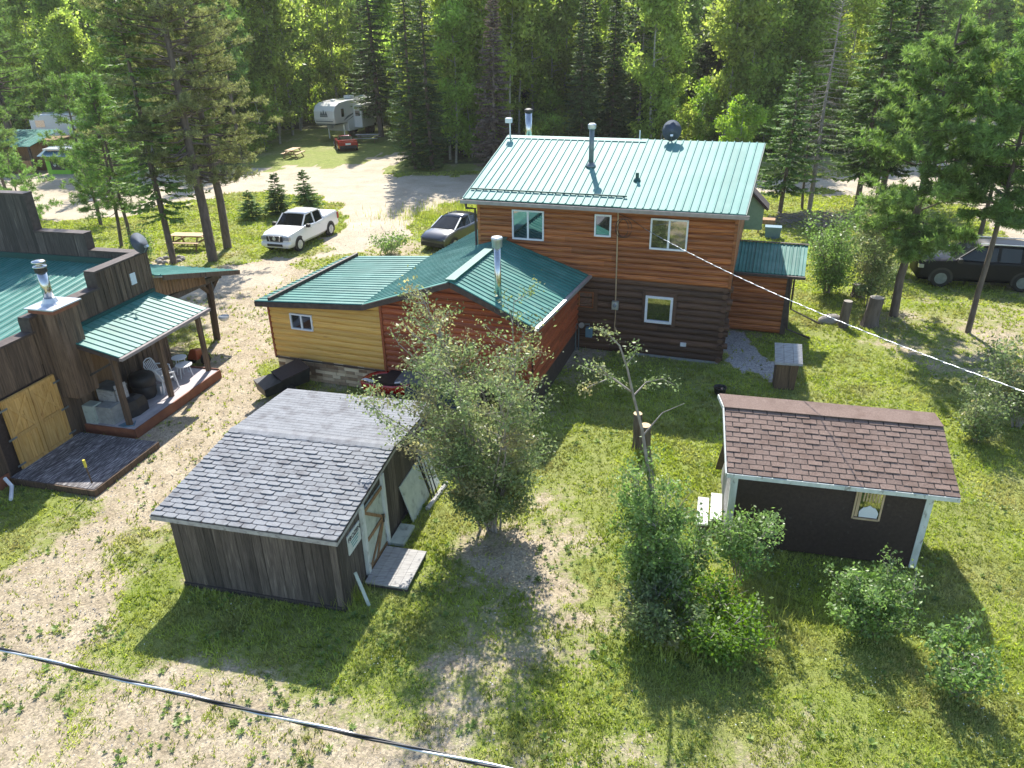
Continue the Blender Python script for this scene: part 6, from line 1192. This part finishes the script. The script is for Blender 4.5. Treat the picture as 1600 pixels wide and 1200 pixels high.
# far wood: one mass behind everything
Lf = Leaves(); C = []
rw = np.random.default_rng(17)
for k in range(420):
    x = rw.uniform(-190, 190); y = rw.uniform(120, 165); h = rw.uniform(15, 23); n = 420; t_ = rw.uniform(0, 1, n); a = rw.uniform(0, 6.28, n); w_ = 2.4 * np.sin(np.pi * np.clip(t_ * .8 + .18, 0, 1)) ** .7 * rw.uniform(.3, 1, n); C.append(np.stack([x + np.cos(a) * w_, y + np.sin(a) * w_, h * (.1 + .9 * t_)], 1))
scatter(Lf, np.vstack(C), .55, rw); ob = meshobj('distant_wood', Lf.build('distant_wood', M['aspen'])); tag(ob, 'solid mass of far off forest behind all the trees', 'wood', kind='stuff')
# light summer haze between the camera and the far woods
hz = MB(); hz.box(WORLD, -175, 175, -30, 172, -1.5, 27); ho = hz.build('haze', bpy.data.materials.new('haze')); hm = ho.data.materials[0]; hm.use_nodes = True; hn = hm.node_tree; hn.nodes.remove(hn.nodes['Principled BSDF'])
pv = N(hn, 'ShaderNodeVolumePrincipled'); pv.inputs['Color'].default_value = (1, .98, .93, 1); pv.inputs['Density'].default_value = HAZE; pv.inputs['Anisotropy'].default_value = .3; hn.links.new(pv.outputs[0], hn.nodes['Material Output'].inputs['Volume']); tag(ho, kind='stuff', label='thin pale summer haze over the far woods')
# ================================================================== GRASS, WEEDS, PEBBLES
FOOT = [(H, -8.9, .1, 0, 9), (an, 0, 2.2, 0, 2), (W, 0, 9.25, 0, 6), (SF, -3.8, .05, 0, 5.5), (RF, -4.1, .05, 0, 2.75), (L_, -12, .02, -5, 6.5), (L_, 0, 1.85, 2.3, 6.7), (L_, 0, 2.8, -.5, 2.1), (SF, .08, 1.1, .7, 2.1)]
def free(x, y):
    ok = np.ones(len(x), bool)
    for f, u0, u1, v0, v1 in FOOT:
        u = (x - f.o[0]) * f.X[0] + (y - f.o[1]) * f.X[1]; v = (x - f.o[0]) * f.Y[0] + (y - f.o[1]) * f.Y[1]; ok &= ~((u > u0) & (u < u1) & (v > v0) & (v < v1))
    return ok
def sample(n, rg, y0, y1, pw):
    y = y0 + (y1 - y0) * rg.uniform(0, 1, n) ** pw; x = rg.uniform(-1, 1, n) * (y * .82 + 4); return x, y
rg = np.random.default_rng(23)
x, y = sample(330000, rg, 6.5, 62, 1.35); g, rd_, pg_, wd_ = ground_mask(x, y); g2 = g + (fbm(x, y, .45, 91) - .5) * .8
keep = free(x, y) & (rd_ < .5) & (rg.uniform(0, 1, len(x)) < np.clip((g2 - .30) * 2.0, .07, 1)); x, y = x[keep], y[keep]; n = len(x)
hgt_ = (.028 + .035 * fbm(x, y, 1.1, 55)) * rg.uniform(.5, 1.7, n) * (1 + .012 * y); nb = 4
X = np.repeat(x, nb) + rg.normal(0, .025, n * nb); Y = np.repeat(y, nb) + rg.normal(0, .025, n * nb); h = np.repeat(hgt_, nb) * rg.uniform(.6, 1.3, n * nb); a = rg.uniform(0, 6.28, n * nb); ln = rg.uniform(.2, 1.3, n * nb) * h; wd = (.006 + .0007 * Y) * rg.uniform(.7, 1.5, n * nb)
V = np.stack([np.stack([X - np.sin(a) * wd, Y + np.cos(a) * wd, np.full_like(X, -.01)], 1), np.stack([X + np.sin(a) * wd, Y - np.cos(a) * wd, np.full_like(X, -.01)], 1), np.stack([X + np.cos(a) * ln, Y + np.sin(a) * ln, h], 1)], 1).reshape(-1, 3)
M['grass'] = mat('grass_blades', (.25, .31, .052), (.38, .42, .10), scale=1.2, rough=.6, rv=.45, trans=.4, c3=(.34, .32, .13), s3=.45, t3=(.48, .7))
rvg = np.repeat(np.clip(fbm(x, y, .6, 66) + rg.normal(0, .15, n), 0, 1), nb)
ob = meshobj('grass', mesh_np('grass', V, np.arange(len(V)).reshape(-1, 3), M['grass'], rvg)); tag(ob, 'short yellow-green grass covering the yard', 'grass', kind='stuff')
# leafy weeds (rosettes)
x, y = sample(26000, rg, 6.5, 32, 1.2); g, rd_, pg_, wd_ = ground_mask(x, y); c_ = fbm(x, y, .9, 120); keep = free(x, y) & (rd_ < .5) & (g > .08) & (rg.uniform(0, 1, len(x)) < np.clip((c_ - .5) * 3.2, .015, .8)); x, y = x[keep], y[keep]; n = len(x)
nb = 9; sz = rg.uniform(.03, .075, n) * rg.choice([1, 1, 1.6], n); a = (np.arange(nb)[None] * 2.4 + rg.uniform(0, 6.28, n)[:, None]).ravel(); S2 = np.repeat(sz, nb); C0 = np.stack([np.repeat(x, nb), np.repeat(y, nb), np.full(n * nb, .015)], 1)
el = rg.uniform(.15, 1.0, n * nb); dv = np.stack([np.cos(a) * np.cos(el), np.sin(a) * np.cos(el), np.sin(el)], 1); A_ = dv * (S2 * .5)[:, None]; B_ = np.stack([-np.sin(a), np.cos(a), np.zeros_like(a)], 1) * (S2 * .2)[:, None]
M['weed_dark'] = mat('dark_weed_leaves', (.12, .19, .04), (.18, .25, .06), scale=2, rough=.5, rv=.4, trans=.35)
Lf = Leaves(); Lf.quads(C0 + A_, A_, B_, np.repeat(rg.uniform(0, 1, n), nb)); ob = meshobj('weeds', Lf.build('weeds', M['weed_dark'])); tag(ob, 'scattered low leafy weeds in the grass and gravel', 'weeds', kind='stuff')
# tall grass near shrubs
cl = [(G(1160, 960), 1.0, 900), (G(1060, 1010), .8, 500), (G(1120, 960), .7, 500), (G(700, 335), 4.0, 1800), (G(1000, 720), .4, 150), (G(540, 945), .35, 130), (G(560, 935), .3, 120)]
V = []
for c, r_, k in cl:
    xx = rg.normal(c[0], r_ * .5, k); yy = rg.normal(c[1], r_ * .4, k); hh = rg.uniform(.15, .55, k) * (1 if r_ < 3 else .9); aa = rg.uniform(0, 6.28, k); w_ = .006 * (1 if r_ < 3 else 3); l_ = hh * rg.uniform(.1, .6, k)
    V.append(np.stack([np.stack([xx - np.sin(aa) * w_, yy + np.cos(aa) * w_, xx * 0], 1), np.stack([xx + np.sin(aa) * w_, yy - np.cos(aa) * w_, xx * 0], 1), np.stack([xx + np.cos(aa) * l_, yy + np.sin(aa) * l_, hh], 1)], 1).reshape(-1, 3))
V = np.vstack(V); ob = meshobj('tall_grass', mesh_np('tall_grass', V, np.arange(len(V)).reshape(-1, 3), M['grass'], rg.uniform(0, 1, len(V) // 3))); tag(ob, 'tufts of taller grass around the shrubs and posts', 'grass', kind='stuff')
# small white clover heads
x, y = sample(16000, rg, 6.5, 26, 1.2); g, rd_, pg_, wd_ = ground_mask(x, y); keep = free(x, y) & (g > .7) & (fbm(x, y, 1.6, 140) > .52); x, y = x[keep], y[keep]; n = len(x)
M['clover'] = mat('clover_white', (.62, .64, .55), rough=.8); Lf = Leaves(); scatter(Lf, np.stack([x, y, np.full(n, .05)], 1), .011, rg, asp=.9); ob = meshobj('clover_flowers', Lf.build('clover_flowers', M['clover'])); tag(ob, 'tiny white clover heads dotted through the lawn', 'flowers', kind='stuff')
# pebbles
x, y = sample(60000, rg, 6.5, 45, 1.3); g, rd_, pg_, wd_ = ground_mask(x, y); keep = free(x, y) & (rg.uniform(0, 1, len(x)) < np.clip(1.05 - g * 1.25, .0, 1)); x, y = x[keep], y[keep]; n = len(x); s_ = rg.uniform(.006, .02, n) * (1 + y * .02)
O8 = np.array([[1, 0, 0], [0, 1, 0], [-1, 0, 0], [0, -1, 0], [0, 0, 1], [0, 0, -1]], float); V = (O8[None] * s_[:, None, None] * rg.uniform(.6, 1.3, (n, 6, 1)) * np.array([1, 1, .6])); V = V + np.stack([x, y, np.full(n, .004)], 1)[:, None]; T8 = np.array([[0, 1, 4], [1, 2, 4], [2, 3, 4], [3, 0, 4]]); F = (T8[None] + (np.arange(n) * 6)[:, None, None]).reshape(-1, 3)
M['pebble'] = mat('pale_pebbles', (.40, .37, .33), (.30, .27, .24), scale=3, rough=.9, rv=.5)
ob = meshobj('pebbles', mesh_np('pebbles', V.reshape(-1, 3), F, M['pebble'], np.repeat(rg.uniform(0, 1, n), 4))); tag(ob, 'loose pale pebbles strewn over the drive and bare patches', 'gravel', kind='stuff')
